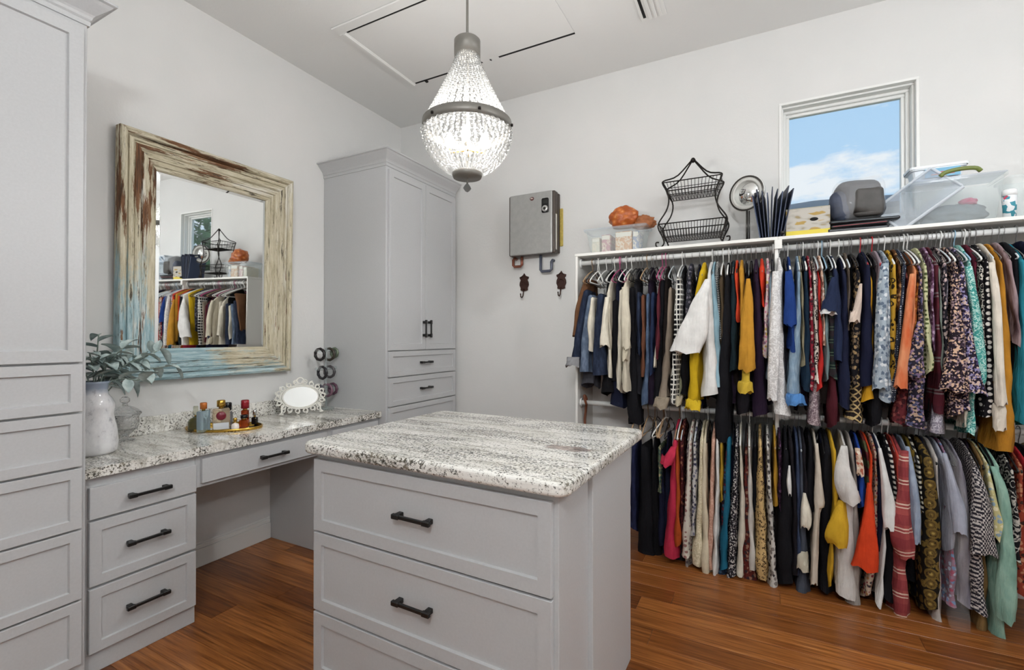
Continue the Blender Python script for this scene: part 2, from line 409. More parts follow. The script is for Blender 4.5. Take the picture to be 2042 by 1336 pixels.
def slab(name, x0, x1, y0, y1, z0, z1, mat, parent=None, rc=.03, re=.014, rcorners=(1, 1, 1, 1)):
    """stone slab with rounded plan corners and eased edges"""
    pts = []
    for i, (cx, cy, a) in enumerate(((x1, y1, 0), (x0, y1, 1), (x0, y0, 2), (x1, y0, 3))):
        r = rc if rcorners[i] else .001
        ox = cx - r if cx == x1 else cx + r; oy = cy - r if cy == y1 else cy + r
        for k in range(7):
            t = (a + k / 6) * PI / 2; pts.append((ox, oy, math.cos(t) * r, math.sin(t) * r, r))
    v, f = [], []; n = len(pts); lv = []
    for k in range(5): t = k / 4 * PI / 2; lv.append((re * (1 - math.sin(t)), z0 + re * (1 - math.cos(t))))
    for k in range(5): t = k / 4 * PI / 2; lv.append((re * (1 - math.cos(t)), z1 - re * (1 - math.sin(t))))
    for ins, z in lv:
        for ox, oy, dx, dy, r in pts:
            s = (r - ins) / r; nx = ox + dx * s if r > .01 else ox + dx; ny = oy + dy * s if r > .01 else oy + dy; v.append((nx, ny, z))
    for j in range(len(lv) - 1):
        for i in range(n): f.append((j * n + i, j * n + (i + 1) % n, (j + 1) * n + (i + 1) % n, (j + 1) * n + i))
    f.append(tuple(range(n))[::-1]); f.append(tuple((len(lv) - 1) * n + i for i in range(n)))
    o = pyd(name, v, f, mat, parent, smooth=False); return o
ct = slab('vanity_countertop', .001, .583, -2.528, -.877, .790, .830, M['granite'], rc=.002, re=.010)
tag(ct, 'long speckled granite vanity top running along the mirror wall', 'countertop')
box('backsplash', .001, .021, -2.527, -.878, .8305, .924, M['granite'], ct, .002)

# island (stands a touch askew)
ANG = -.025; IX, IY = 1.9, -1.7
isl = empty('island_cabinet', (IX, IY, 0), ANG, 'freestanding grey drawer island in the middle of the room', 'island')
L_ = lambda x, y: (x - IX, y - IY)
xl, yf = L_(1.392, -2.104); xr, yb = L_(2.441, -1.384); xs_, ys_ = L_(2.424, -1.86)
box('body', xl, xs_, yf, yb, 0, .900, CAB, isl, .0015)
box('rear_panel', xs_ - .04, xr, ys_, yb, 0, .900, CAB, isl, .002)
for a, b in ((.597, .876), (.289, .592), (.03, .284)):
    front('drawer', isl, xl + .003, xs_ - .016, a + .003, b, .062, yf, 'h')
a_, b_ = L_(1.352, -2.152); c_, d_ = L_(2.466, -1.245)
GP = atZ(1135, 893, .944)
ic = slab('island_countertop', a_, c_, b_, d_, .9005, .944, granite_mat('island_granite', (GP[0] - IX, GP[1] - IY)), rc=.045, re=.014); ic.location = (IX, IY, 0); ic.rotation_euler = (0, 0, ANG)
tag(ic, 'square speckled granite slab on top of the island', 'countertop')

# ================================================================== DISTRESSED WALL MIRROR
def paint_mat(name, axis):
    k = NT(name); o = k.obj()
    sc = (1, 1, .09) if axis == 'z' else (1, .09, 1)
    p = k.map(o, sc)
    n1 = k.noise(p, 30, 7, .72); n2 = k.noise(p, 75, 5, .72); n3 = k.noise(o, 3.4, 5, .7); n4 = k.noise(p, 13, 6, .7)
    sp = k.n('ShaderNodeSeparateXYZ'); k.l(o, sp.inputs[0])
    wood = k.ramp(n2, [(.3, '#31271e'), (.45, '#624530'), (.6, '#815c40'), (.75, '#a18a6c')])
    cream = k.ramp(n2, [(.30, '#8f8670'), (.45, '#bdb49a'), (.6, '#d3cbb4'), (.8, '#e6e2d6')])
    blue = k.ramp(n2, [(.30, '#6f8a8f'), (.45, '#93afb5'), (.6, '#b3c9cc'), (.8, '#d8dfdc')])
    fb = k.math('SUBTRACT', k.math('SUBTRACT', .86, sp.outputs['Z']), k.math('MULTIPLY', sp.outputs['Y'], .75))
    fb = k.math('ADD', k.math('MULTIPLY', fb, 1.1), k.math('ADD', k.math('MULTIPLY', k.math('SUBTRACT', n3, .5), 1.2), k.math('MULTIPLY', k.math('SUBTRACT', n4, .5), 2.4)))
    mb = k.ramp(fb, [(.15, 0.0), (.40, 1.0)])
    c = k.mix(mb, cream, blue)
    pale = k.ramp(n4, [(.56, 0.0), (.62, .75)]); c = k.mix(pale, c, '#e2dfd5')
    fw = k.math('SUBTRACT', k.math('SUBTRACT', sp.outputs['Z'], .62), k.math('MULTIPLY', sp.outputs['Y'], .8))
    fw = k.math('MAXIMUM', k.math('MINIMUM', k.math('MULTIPLY', fw, .4), .085), 0.0)
    mw = k.ramp(k.math('ADD', k.math('ADD', k.math('MULTIPLY', n1, .65), k.math('MULTIPLY', n4, .35)), fw), [(.575, 0.0), (.605, 1.0)])
    c = k.mix(mw, c, wood)
    md = k.ramp(k.noise(p, 52, 5, .78), [(.36, 1.0), (.43, 0.0)])
    c = k.mix(md, c, '#4a4338')
    k.col(c); k.set(.75, 0, .3); k.bump(k.math('MULTIPLY', k.math('SUBTRACT', 1.0, mw), .6), .5, .004); return k.m
PV, PH = paint_mat('peeling_paint_upright', 'z'), paint_mat('peeling_paint_cross', 'y')
MY0, MY1, MZ0, MZ1 = -2.196, -1.200, 1.118, 2.432
mir = empty('wall_mirror', (0.004, MY0, MZ0), 0, 'large rectangular wall mirror in a chunky peeling-paint wooden frame', 'mirror')
mir.rotation_euler = (0, math.radians(1.0), 0)
FW, FH = MY1 - MY0, MZ1 - MZ0; T = .178
prof = [(0, 0), (0, .048), (.02, .056), (.09, .062), (.16, .058), (.19, .046), (.205, .036), (.22, .036), (.235, .047), (.28, .051), (.34, .051), (.36, .042), (.375, .042), (.39, .049), (.52, .047), (.56, .036), (.575, .036), (.59, .043), (.72, .041), (.74, .031), (.86, .030), (.88, .023), (.96, .023), (1.0, .016), (1.0, 0)]
def frame_piece(p0, p1, q0, q1, mat):
    """p: outer corners, q: inner corners of one mitred side (y,z)"""
    v, f = [], []
    for t, h in prof:
        for a, b in ((p0, q0), (p1, q1)): v.append((h, a[0] + (b[0] - a[0]) * t, a[1] + (b[1] - a[1]) * t))
    n = len(prof)
    for i in range(n - 1): f.append((2 * i, 2 * i + 1, 2 * i + 3, 2 * i + 2))
    f.append(tuple(2 * i for i in range(n))); f.append(tuple(2 * i + 1 for i in range(n))[::-1])
    bm = bmesh.new(); me = bpy.data.meshes.new('t'); me.from_pydata(v, [], f); bm.from_mesh(me); bpy.data.meshes.remove(me)
    return fin('frame_side', bm, mat, mir)
O = [(0, 0), (FW, 0), (FW, FH), (0, FH)]; I = [(T, T - .008), (FW - T, T - .008), (FW - T, FH - T), (T, FH - T)]
frame_piece(O[0], O[1], I[0], I[1], PH); frame_piece(O[1], O[2], I[1], I[2], PV); frame_piece(O[2], O[3], I[2], I[3], PH); frame_piece(O[3], O[0], I[3], I[0], PV)
bm = bmesh.new()
vs = [bm.verts.new((.012, y, z)) for y, z in I]; bm.faces.new(vs)
b_i = .018; vs2 = [bm.verts.new((.015, y, z)) for y, z in ((I[0][0] + b_i, I[0][1] + b_i), (I[1][0] - b_i, I[1][1] + b_i), (I[2][0] - b_i, I[2][1] - b_i), (I[3][0] + b_i, I[3][1] - b_i))]
bm.faces.new(vs2)
for k in range(4): bm.faces.new((vs[k], vs[(k + 1) % 4], vs2[(k + 1) % 4], vs2[k]))
fin('bevelled_glass', bm, M['mirror'], mir)

# ================================================================== CHANDELIER
CX, CY = 1.827, -1.696
ch = empty('chandelier', (CX, CY, RZ), 0, 'lit basket chandelier of clear crystal bead strands hanging over the island', 'chandelier')
def bead_mat(name, body, clear):
    """clear cut crystal: mostly see-through with sharp reflections and a little milky body"""
    k = NT(name); k.col((body, body, body * .97)); k.set(.06, 0, .9)
    tr = k.n('ShaderNodeBsdfTranslucent'); tr.inputs[0].default_value = (body, body, body * .97, 1)
    m1 = k.n('ShaderNodeMixShader'); m1.inputs[0].default_value = .4; k.l(k.b.outputs[0], m1.inputs[1]); k.l(tr.outputs[0], m1.inputs[2])
    tp = k.n('ShaderNodeBsdfTransparent'); m2 = k.n('ShaderNodeMixShader'); m2.inputs[0].default_value = clear; k.l(m1.outputs[0], m2.inputs[1]); k.l(tp.outputs[0], m2.inputs[2])
    k.l(m2.outputs[0], k.out.inputs[0]); return k.m
BEAD = bead_mat('crystal_bead', .11, .40); BEADS_LIT = bead_mat('small_crystal_bead_lit', .24, .35); PW = M['pewter']  # upper strands: same crystal, body made paler so they look more brightly lit
Z = lambda z: z - RZ
lathe('canopy', [(.0, Z(3.29)), (.06, Z(3.29)), (.06, Z(3.275)), (.02, Z(3.262)), (.0, Z(3.262))], PW, ch)
tube('rod', [(0, 0, Z(3.27)), (0, 0, Z(2.05))], .0055, PW, ch)
lathe('top_cap', [(.050, Z(2.548)), (.056, Z(2.548)), (.056, Z(2.614)), (.050, Z(2.620)), (.010, Z(2.624)), (0, Z(2.624))], PW, ch)
RR = .190
lathe('ring_band', [(RR - .004, Z(2.222)), (RR, Z(2.222)), (RR, Z(2.262)), (RR - .004, Z(2.262)), (RR - .004, Z(2.222))], PW, ch, n=48)
for a in range(6):
    t = a * PI / 3 + .3
    lathe('screw', [(0, -.005), (.006, -.005), (.006, .004), (0, .006)], M['iron'], ch, n=8, loc=((RR + .003) * math.cos(t), (RR + .003) * math.sin(t), Z(2.240)))
lathe('bottom_plate', [(0, Z(2.028)), (.060, Z(2.030)), (.063, Z(2.038)), (.063, Z(2.052)), (.050, Z(2.056)), (0, Z(2.056))], PW, ch)
tube('finial_stem', [(0, 0, Z(2.03)), (0, 0, Z(2.005))], .004, PW, ch)
lathe('crystal_finial', [(0, Z(1.968)), (.010, Z(1.974)), (.018, Z(1.985)), (.012, Z(1.996)), (.005, Z(2.004)), (0, Z(2.004))], BEAD, ch, n=8, smooth=False)
def strand(path, r, mat, per=4):
    """one string of faceted beads: a bar whose girth swells at every bead"""
    pts, rad = [], []; P = [Vector(q) for q in path]
    for i in range(len(P) - 1):
        for k in range(per): pts.append(P[i].lerp(P[i + 1], k / per)); rad.append((.0012, r[i] * .85, r[i], r[i] * .85)[k])
    pts.append(P[-1]); rad.append(.0012)
    return pyd('bead_strand', *tube_vf(pts, rad, 6), mat, ch, smooth=False)
NS = 36
for s in range(NS):
    a = 2 * PI * s / NS; path, rr = [], []
    for i in range(27):
        t = i / 26; r = .044 + (.178 - .044) * (t ** 1.2); aa = a + .05 * math.sin(i * 2.1 + s)
        path.append((r * math.cos(aa), r * math.sin(aa), Z(2.560 - (2.560 - 2.260) * t))); rr.append(.0048 + .0036 * t)
    strand(path, rr, BEADS_LIT)
NS = 42
for s in range(NS):
    a = 2 * PI * s / NS; path, rr = [], []
    for i in range(13):
        t = i / 12; r = .058 + (.186 - .058) * max(0, math.cos(t * PI / 2)) ** .62; aa = a + .03 * math.sin(i * 2.3 + s)
        path.append((r * math.cos(aa), r * math.sin(aa), Z(2.226 - (2.226 - 2.05) * t))); rr.append(.0112 - .0045 * t)
    strand(path, rr, BEAD)
BULB = emit('bulb_glow', (1.0, .93, .80), 9.0)
cross = []
for s in range(4):
    a = s * PI / 2 + .5; x, y = .075 * math.cos(a), .075 * math.sin(a)
    tube('socket_arm', [(0, 0, Z(2.15)), (x, y, Z(2.135)), (x, y, Z(2.155))], .005, M['gold'], ch, n=6)
    lathe('bulb', [(0, Z(2.155)), (.010, Z(2.157)), (.021, Z(2.178)), (.019, Z(2.196)), (.008, Z(2.218)), (0, Z(2.226))], BULB, ch, n=12, loc=(x, y, 0))
ld = bpy.data.lights.new('chandelier_light', 'POINT'); ld.energy = 76; ld.color = (1, .985, .965); ld.shadow_soft_size = .10
lo = bpy.data.objects.new('chandelier_light', ld); COL.objects.link(lo); lo.parent = ch; lo.location = (0, 0, Z(2.19))

# ================================================================== TANKLESS WATER HEATER + HOOKS ON THE BACK WALL
hb = empty('water_heater', (1.38, 0, 2.225), 0, 'silver tankless water heater mounted on the back wall', 'water heater')
hx, hz = .188, .238
box('backplate', -hx - .012, hx + .012, -.030, -.001, -hz + .01, hz - .01, plain('heater_dark_side', '#4b423c', .45, .3), hb, .004)
box('casing', -hx - .008, hx + .008, -.100, -.028, -hz, hz, plain('heater_dark_side', '#4b423c', .45, .3), hb, .012, 3)
box('front_cover', -hx + .006, hx - .010, -.112, -.095, -hz + .002, hz - .002, plain('brushed_steel_cover', '#a8a8a5', .40, .35, grain=.06, gscale=30), hb, .009, 3)
box('side_badge', hx + .008, hx + .011, -.085, -.062, -hz + .03, .06, plain('silver_strip', '#c9c6c2', .4), hb)
o = box('control_panel', .096, .152, -.1155, -.110, .070, .180, plain('panel_black', '#121212', .25), hb, .010, 3)
lathe('knob', [(0, 0), (.024, 0), (.024, .010), (.019, .014), (.0, .014)], plain('knob_silver', '#bdbdba', .3, .5), o, n=24, loc=(.124, -.1155, .100), rot=(PI / 2, 0, 0))
lathe('knob_centre', [(0, 0), (.011, 0), (.009, .004), (0, .004)], plain('panel_black', '#121212', .25), o, n=16, loc=(.124, -.1295, .100), rot=(PI / 2, 0, 0))
box('screen', .104, .144, -.1165, -.1155, .140, .168, plain('screen_dark', '#2b2d2b', .15), o)
lg = lathe('logo_badge', [(0, 0), (.017, 0), (.017, .002), (0, .002)], plain('badge_maroon', '#5c2a2c', .4), hb, n=24, sy=.8, loc=(.012, -.112, .190), rot=(PI / 2, 0, 0))
bm = bmesh.new(); bx(bm, -.010, .010, -.0030, -.0022, -.002, .002); bx(bm, -.010, .004, -.0030, -.0022, .004, .007)
fin('logo_bars', bm, plain('badge_cream', '#d8cfc4', .5), lg, rot=(-PI / 2, 0, 0))
COP = plain('copper_pipe', '#8a5544', .4, .6); BLU = plain('blue_grey_pipe', '#565a68', .45, .3)
def pipe_set(name, pts, r, mat, label):
    o = tube(name, pts, r, mat, n=10); tag(o, label, 'pipe'); return o
pipe_set('copper_pipe_loop', [(1.275, -.05, 1.99), (1.275, -.05, 1.925), (1.262, -.05, 1.912), (1.21, -.05, 1.912), (1.198, -.05, 1.925), (1.198, -.05, 1.965), (1.205, -.04, 1.98), (1.205, -.002, 1.98)], .011, COP, 'short copper pipe loop under the left of the water heater')
pipe_set('blue_pipe', [(1.437, -.05, 1.99), (1.437, -.05, 1.872), (1.448, -.05, 1.860), (1.515, -.05, 1.860), (1.528, -.05, 1.873), (1.528, -.05, 1.93), (1.528, -.03, 1.945), (1.528, -.002, 1.945)], .011, BLU, 'blue-grey pipe elbow under the right of the water heater')
ins = box('foam_patch', 1.580, 1.606, -.012, -.0005, 2.05, 2.34, plain('yellow_foam', '#b9a455', .9, grain=.2, gscale=60, bump=.5), None, .004)
tag(ins, 'ragged yellow foam strip on the wall beside the water heater', 'foam')
HK = plain('bronze_hook', '#3a2018', .5, .4)
for hxp, lab in ((1.274, 'ornate bronze wall hook below the copper pipe loop'), (1.591, 'ornate bronze wall hook beside the clothes rack')):
    h = empty('wall_hook', (hxp, 0, 1.77), 0, lab, 'hook', 'ornate bronze wall hooks')
    out = [(0, .092), (.012, .072), (.040, .062), (.036, .045), (.028, .040), (.038, .018), (.040, -.004), (.030, -.026), (.032, -.044), (.012, -.050)]
    pts = out + [(-a, b) for a, b in out[::-1] if a > 0]
    bm = bmesh.new(); fv = [bm.verts.new((a, -.001, b)) for a, b in pts]; fc = bm.faces.new(fv)
    r = bmesh.ops.extrude_face_region(bm, geom=[fc]); bmesh.ops.translate(bm, verts=[g_ for g_ in r['geom'] if isinstance(g_, bmesh.types.BMVert)], vec=(0, -.010, 0))
    fin('plate', bm, HK, h)
    tubes('scroll', [(arc(0, .055, .020, .2, PI - .2, 8, -.012), .004, False), (arc(0, .005, .022, -.3, PI + .3, 10, -.012), .004, False)], HK, h)
    tube('hook_arm', [(0, -.010, -.035), (0, -.022, -.060), (0, -.032, -.092), (-.002, -.045, -.106), (-.004, -.060, -.100), (-.004, -.064, -.080)], .0048, HK, h)
    lathe('hook_tip', [(0, -.007), (.007, 0), (0, .007)], HK, h, n=8, loc=(-.004, -.064, -.078))

# ================================================================== THINGS ON THE VANITY
CT = .8302
# vase with lamb's-ear stems
VX, VY = .295, -2.378
vz = empty('vase', (VX, VY, CT), 0, 'white glazed ceramic vase with a pale blue neck on the vanity', 'vase')
def vase_mat():
    k = NT('white_glaze'); o = k.obj(); sp = k.n('ShaderNodeSeparateXYZ'); k.l(o, sp.inputs[0])
    n = k.noise(k.map(o, (1, 1, .7)), 22, 5, .7)
    w = k.ramp(n, [(.32, '#a9a8ac'), (.42, '#d9d8da'), (.6, '#e6e5e6')])
    b = k.ramp(k.math('ADD', sp.outputs['Z'], k.math('MULTIPLY', k.math('SUBTRACT', n, .5), .06)), [(.262, 0.0), (.29, 1.0)])
    k.col(k.mix(b, w, '#97a3b4')); k.set(.10, 0, .5, coat=.4); k.bump(n, .05, .004); return k.m
lathe('body', [(0, 0), (.068, 0), (.080, .012), (.083, .05), (.079, .10), (.070, .145), (.066, .175), (.070, .205), (.069, .225), (.060, .245), (.048, .262), (.044, .285), (.050, .312), (.056, .322), (.052, .324), (.042, .300), (.040, .270), (.0, .26)], vase_mat(), vz, n=36)
LEAF = NT('lambs_ear_leaf'); _n = LEAF.noise(LEAF.obj(), 30, 3); LEAF.col(LEAF.ramp(_n, [(.3, '#8ea09f'), (.55, '#b2c1be'), (.8, '#d0d9d5')])); LEAF.set(.9, 0, .1); LEAF = LEAF.m
STEM = plain('soft_green_stem', '#7f8c82', .9)
pl = empty('leafy_stems', (VX, VY, CT + .262), 0, "silvery lamb's-ear stems standing in the white vase", 'plant')
lr = random.Random(21)
def leaf_mesh(L, W, curl):
    v, f = [], []; n = 7
    for i in range(n + 1):
        t = i / n; w = W * math.sin(PI * min(1, (t * .94 + .06))) ** .75 * (1 - .25 * t); z = -curl * t * t
        for s in (-1, -.5, 0, .5, 1): v.append((L * t, w * s, z * L + abs(s) * w * .35 - (0.004 if s == 0 else 0)))
    for i in range(n):
        for k in range(4): a = i * 5 + k; f.append((a, a + 1, a + 6, a + 5))
    b = len(v); v += [(x, y, z - .0022) for x, y, z in v]; f += [tuple(b + q for q in ff)[::-1] for ff in list(f)]
    me = bpy.data.meshes.new('leaf'); me.from_pydata(v, [], f); me.update(); me.materials.append(LEAF)
    for p in me.polygons: p.use_smooth = True
    return me
LM = [leaf_mesh(.085, .027, .35), leaf_mesh(.07, .025, .1), leaf_mesh(.095, .028, .6)]
stems = [((.03, .10, .23), 7), ((.05, .22, .19), 8), ((-.06, .17, .17), 7), ((.10, .06, .21), 7), ((-.02, .02, .27), 7), ((.08, -.05, .19), 6), ((.06, .30, .12), 7), ((.0, .26, .20), 7), ((.12, .13, .06), 6), ((-.10, .08, .12), 5), ((.04, -.12, .2), 5)]
for tip, nl in stems:
    tp = np.array(tip); c = catmull([(0, 0, -.06), tp * .35 + np.array([0, 0, .04]), tp], 8)
    st = tube('stem', c, .0028, STEM, pl, n=5)
    for q in range(nl):
        t = .40 + .60 * q / (nl - 1); i = min(int(t * 8), 7); p = c[i] + (c[i + 1] - c[i]) * (t * 8 - i)
        d = Vector(c[min(8, i + 1)] - c[i]).normalized(); a = q * 2.4 + lr.random()
        side = d.orthogonal().normalized(); side.rotate(Matrix.Rotation(a, 3, d)); dr = (side + d * lr.uniform(.1, .9)).normalized()
        up = dr.cross(side.cross(dr)); rot = dr.to_track_quat('X', 'Z')
        o = link('leaf', LM[lr.randrange(3)], None, st); o.location = p; o.rotation_euler = rot.to_euler(); s = lr.uniform(.75, 1.2); o.scale = (s, s, s)
# crystal candy jar
GL = NT('cut_glass'); GL.col('#ffffff'); GL.set(.04, 0, .5, trans=.92, ior=1.45); GL.bump(GL.vor(GL.obj(), 70), .5, .01); GL = GL.m
jr = empty('candy_jar', (.105, -2.185, CT), 0, 'cut-glass candy jar with a knobbed lid behind the vase', 'jar')
lathe('bowl', [(0, 0), (.040, 0), (.042, .006), (.020, .014), (.014, .026), (.030, .040), (.052, .062), (.060, .095), (.058, .120), (.064, .132), (.060, .134), (.052, .118), (.054, .095), (.046, .066), (.0, .046)], GL, jr, n=24, smooth=False)
lathe('lid', [(.068, .134), (.068, .140), (.050, .158), (.026, .172), (.012, .178), (.010, .188), (.020, .198), (.021, .210), (.010, .222), (0, .224)], GL, jr, n=24, smooth=False)
# perfume tray and bottles
TX, TY = .220, -1.755
tr_ = empty('perfume_tray', (TX, TY, CT), .5, 'oval gold mirrored tray holding perfume bottles on the vanity', 'tray')
lathe('tray_plate', [(0, 0), (.200, 0), (.200, .004), (0, .0042)], M['mirror'], tr_, n=48, sy=.62)
lathe('rim', [(.198, .0), (.205, .0), (.207, .014), (.202, .016), (.199, .004), (.198, 0)], M['gold'], tr_, n=56, sy=.625)
BG = lambda n, c: (lambda k: (k.col(c), k.set(.05, 0, .5, trans=.75, ior=1.4), k.m)[-1])(NT(n))
def bottle(name, label, dx, dy, base, h, kind, glass, cap, cap_h, cap_r, rz=.5, extra=None):
    e = empty(name, (TX + dx * 1.12, TY + dy * 1.12, CT + .0045), rz, label, 'bottle', 'perfume bottles on the gold tray')
    e.scale = (1.22, 1.22, 1.22); w, d = base
    if kind == 'box':
        box('flask', -w / 2, w / 2, -d / 2, d / 2, 0, h, glass, e, .006, 2)
    else:
        lathe('flask', [(0, 0), (w * .46, 0), (w * .5, .006), (w * .5, h * .62), (w * .42, h * .82), (w * .16, h * .95), (w * .15, h), (0, h)], glass, e, n=20)
    lathe('neck', [(cap_r * .55, h), (cap_r * .55, h + .008), (0, h + .008)], M['gold'], e, n=12)
    lathe('cap', [(0, h + .008), (cap_r, h + .008), (cap_r, h + .008 + cap_h * .9), (cap_r * .8, h + .008 + cap_h), (0, h + .008 + cap_h)], cap, e, n=16)
    if extra: extra(e)
    return e
amber = plain('amber_cap', '#b9692a', .25, .2); redc = plain('red_lacquer', '#8e1b26', .25); blk = plain('black_gloss', '#101114', .15)
bottle('perfume_bottle', 'tall pale-blue square perfume bottle with an amber cap', .02, -.115, (.055, .030), .095, 'box', BG('pale_blue_glass', '#c3dbe6'), amber, .028, .014, 2.0)
def medal(e):
    lathe('medallion', [(0, 0), (.020, 0), (.018, .003), (0, .004)], plain('medallion_maroon', '#741a2b', .35), e, n=24, loc=(0, -.0185, .066), rot=(PI / 2, 0, 0))
    box('label_band', -.030, .030, -.0192, -.0178, .005, .034, plain('silver_label', '#cfd4da', .35, .3), e)
bottle('perfume_bottle', 'wide clear perfume bottle with a maroon medallion and ornate gold top', .045, -.045, (.068, .034), .098, 'box', BG('warm_clear_glass', '#e6d3b8'), M['gold'], .030, .017, 1.05, medal)
bottle('perfume_bottle', 'small round white perfume bottle with a gold cap at the tray front', .095, -.005, (.032, .032), .030, 'round', plain('pearl_white', '#efe6e0', .2), M['gold'], .014, .008)
bottle('perfume_bottle', 'square clear perfume bottle with a tall black cap', -.015, .020, (.045, .030), .070, 'box', BG('grey_clear_glass', '#b9b9bd'), blk, .036, .021)
bottle('perfume_bottle', 'low amber perfume bottle with a flat black cap', .075, .055, (.040, .028), .034, 'box', BG('amber_glass', '#c9632a'), blk, .016, .016)
bottle('perfume_bottle', 'tall orange-red perfume bottle with a dark red cap', .035, .085, (.030, .026), .074, 'box', BG('orange_red_glass', '#b04a24'), redc, .040, .018)
bottle('perfume_bottle', 'small black perfume bottle at the right end of the tray', .055, .125, (.026, .022), .036, 'box', blk, M['steel'], .026, .009)
bottle('perfume_bottle', 'squat smoky-green perfume bottle at the left end of the tray', -.055, -.110, (.060, .040), .062, 'round', BG('smoky_green_glass', '#6f7455'), BG('pale_stopper', '#d8d8c8'), .040, .010)
# ornate white vanity mirror
om = empty('vanity_mirror', (.195, -1.225, CT + .003), math.radians(62), 'small oval tabletop mirror in a white filigree frame', 'mirror'); om.rotation_euler = (-.20, 0, math.radians(62))
ow, oh, oz = .122, .078, .115
bm = bmesh.new(); nn = 40
ring = [bm.verts.new((ow * .90 * math.cos(2 * PI * i / nn), -.006, oz + oh * .90 * math.sin(2 * PI * i / nn))) for i in range(nn)]; bm.faces.new(ring)
fin('oval_glass', bm, M['mirror'], om)
ov = lambda s, k=1.0, n=48: [(ow * s * math.cos(2 * PI * i / n), -.004, oz + oh * s * math.sin(2 * PI * i / n)) for i in range(n)]
WF = plain('white_enamel_filigree', '#e4e2da', .4)
tubes('oval_rims', [(ov(.92), .005, True), (ov(1.02), .004, True)], WF, om, n=8)
sc_ = []
for i in range(18):
    a = 2 * PI * i / 18; cx, cz = ow * 1.16 * math.cos(a), oz + oh * 1.2 * math.sin(a)
    sc_.append(([(cx + .013 * math.cos(t), -.004, cz + .013 * math.sin(t)) for t in [2 * PI * q / 12 for q in range(12)]], .0040, True))
    sc_.append(([(cx + .022 * math.cos(t + a) * (1 - q / 14), -.002, cz + .022 * math.sin(t + a) * (1 - q / 14)) for q, t in enumerate([4.6 * q / 10 for q in range(11)])], .0038, False))
tubes('filigree', sc_, WF, om, n=6)
tubes('crest', [(arc(0, oz + oh + .032, .020, 0, 2 * PI, 16, -.004), .005, False), (arc(.03, oz + oh + .022, .014, 0, 2 * PI, 14, -.004), .004, False), (arc(-.03, oz + oh + .022, .014, 0, 2 * PI, 14, -.004), .004, False)], WF, om)
for s in (-1, 1): tubes('foot', [([(s * .10, -.004, .07), (s * .122, -.006, .045), (s * .118, -.010, .02), (s * .135, -.014, .006), (s * .112, -.018, .006)], .0075, False), (arc(s * .112, .030, .012, 0, 2 * PI, 12, -.008), .004, False)], WF, om)
tube('easel_leg', [(0, .008, .13), (0, .075, .005)], .005, WF, om)
# acrylic bracelet stand
AC = film('clear_acrylic', '#eef2f2', .16, .05)
bs = empty('bracelet_stand', (.155, -.985, CT), math.radians(98), 'clear acrylic tiered bracelet stand against the tall cabinet', 'stand')
lathe('base', [(0, 0), (.055, 0), (.055, .010), (0, .012)], AC, bs, n=24)
lathe('post', [(.008, .01), (.008, .44), (0, .445)], AC, bs, n=10)
tiers = (.425, .295, .165)
for z in tiers: tube('arm', [(-.10, 0, z), (.098, 0, z)], .012, AC, bs, n=10)
bi = 0
bl = [('black beaded bracelet on the top arm of the acrylic stand, wall side', '#242022', -.065, 0, .034), ('black bracelet with gold beads on the top arm of the acrylic stand, room side', '#3a342a', .030, 0, .036), ('thin green bracelet at the room end of the top acrylic arm', '#5f6a58', .085, 0, .028),
      ('charcoal chunky bracelet on the middle arm of the acrylic stand, wall side', '#2b2a2e', -.040, 1, .036), ('dark silver chunky bracelet on the middle arm of the acrylic stand, room side', '#4d4a4c', .035, 1, .034),
      ('grey bracelet on the bottom arm of the acrylic stand, wall side', '#53505a', -.070, 2, .030), ('mauve bracelet on the bottom arm of the acrylic stand', '#7a5a68', .010, 2, .036), ('plum bracelet at the room end of the bottom acrylic arm', '#5a3c4c', .070, 2, .032)]
cs, sn = math.cos(math.radians(98)), math.sin(math.radians(98))
for lab, c, dx, ti, r in bl:
    r *= 1.15
    z = CT + tiers[ti] - r + .012; pts = [(0, r * math.cos(2 * PI * i / 18), r * math.sin(2 * PI * i / 18)) for i in range(18)]
    o = tube('bracelet', pts, [.0090 + .0024 * (i % 2) for i in range(18)], plain('bracelet_' + c[1:], c, .35, .2), None, n=8, closed=True)
    o.location = (.155 + dx * cs, -.985 + dx * sn, z); o.rotation_euler = (0, 0, math.radians(98 + 8 * math.sin(dx * 50))); tag(o, lab, 'bracelet', 'bracelets on the acrylic stand')

# ================================================================== CLOSET SHELVING
SF, ST = -.331, 1.920
cp = box('closet_end_panel', 1.822, 1.838, SF, -.0005, 0, ST - .0185, M['melamine'], None, .001); tag(cp, 'white closet end panel at the left end of the clothes rack', 'panel')
cp = box('closet_partition', 3.014, 3.032, SF + .004, -.0005, 0, ST - .0185, M['melamine'], None, .001); tag(cp, 'white upright partition in the middle of the clothes rack', 'panel')
cp = box('closet_end_panel', 4.40, 4.416, SF, -.0005, 0, ST - .0185, M['melamine'], None, .001); tag(cp, 'white closet end panel at the far right end, outside the photo', 'panel')
sh = box('closet_shelf', 1.818, 3.030, SF - .004, -.0005, ST - .018, ST, M['melamine'], None, .001); tag(sh, 'white shelf board over the left half of the clothes', 'shelf')
sh = box('closet_shelf', 3.0305, 4.418, SF - .002, -.0005, ST - .018, ST, M['melamine'], None, .001); tag(sh, 'white shelf board over the right half of the clothes below the window', 'shelf')
RYY, RZU, RZL, RR_ = -.270, 1.862, .900, .0165
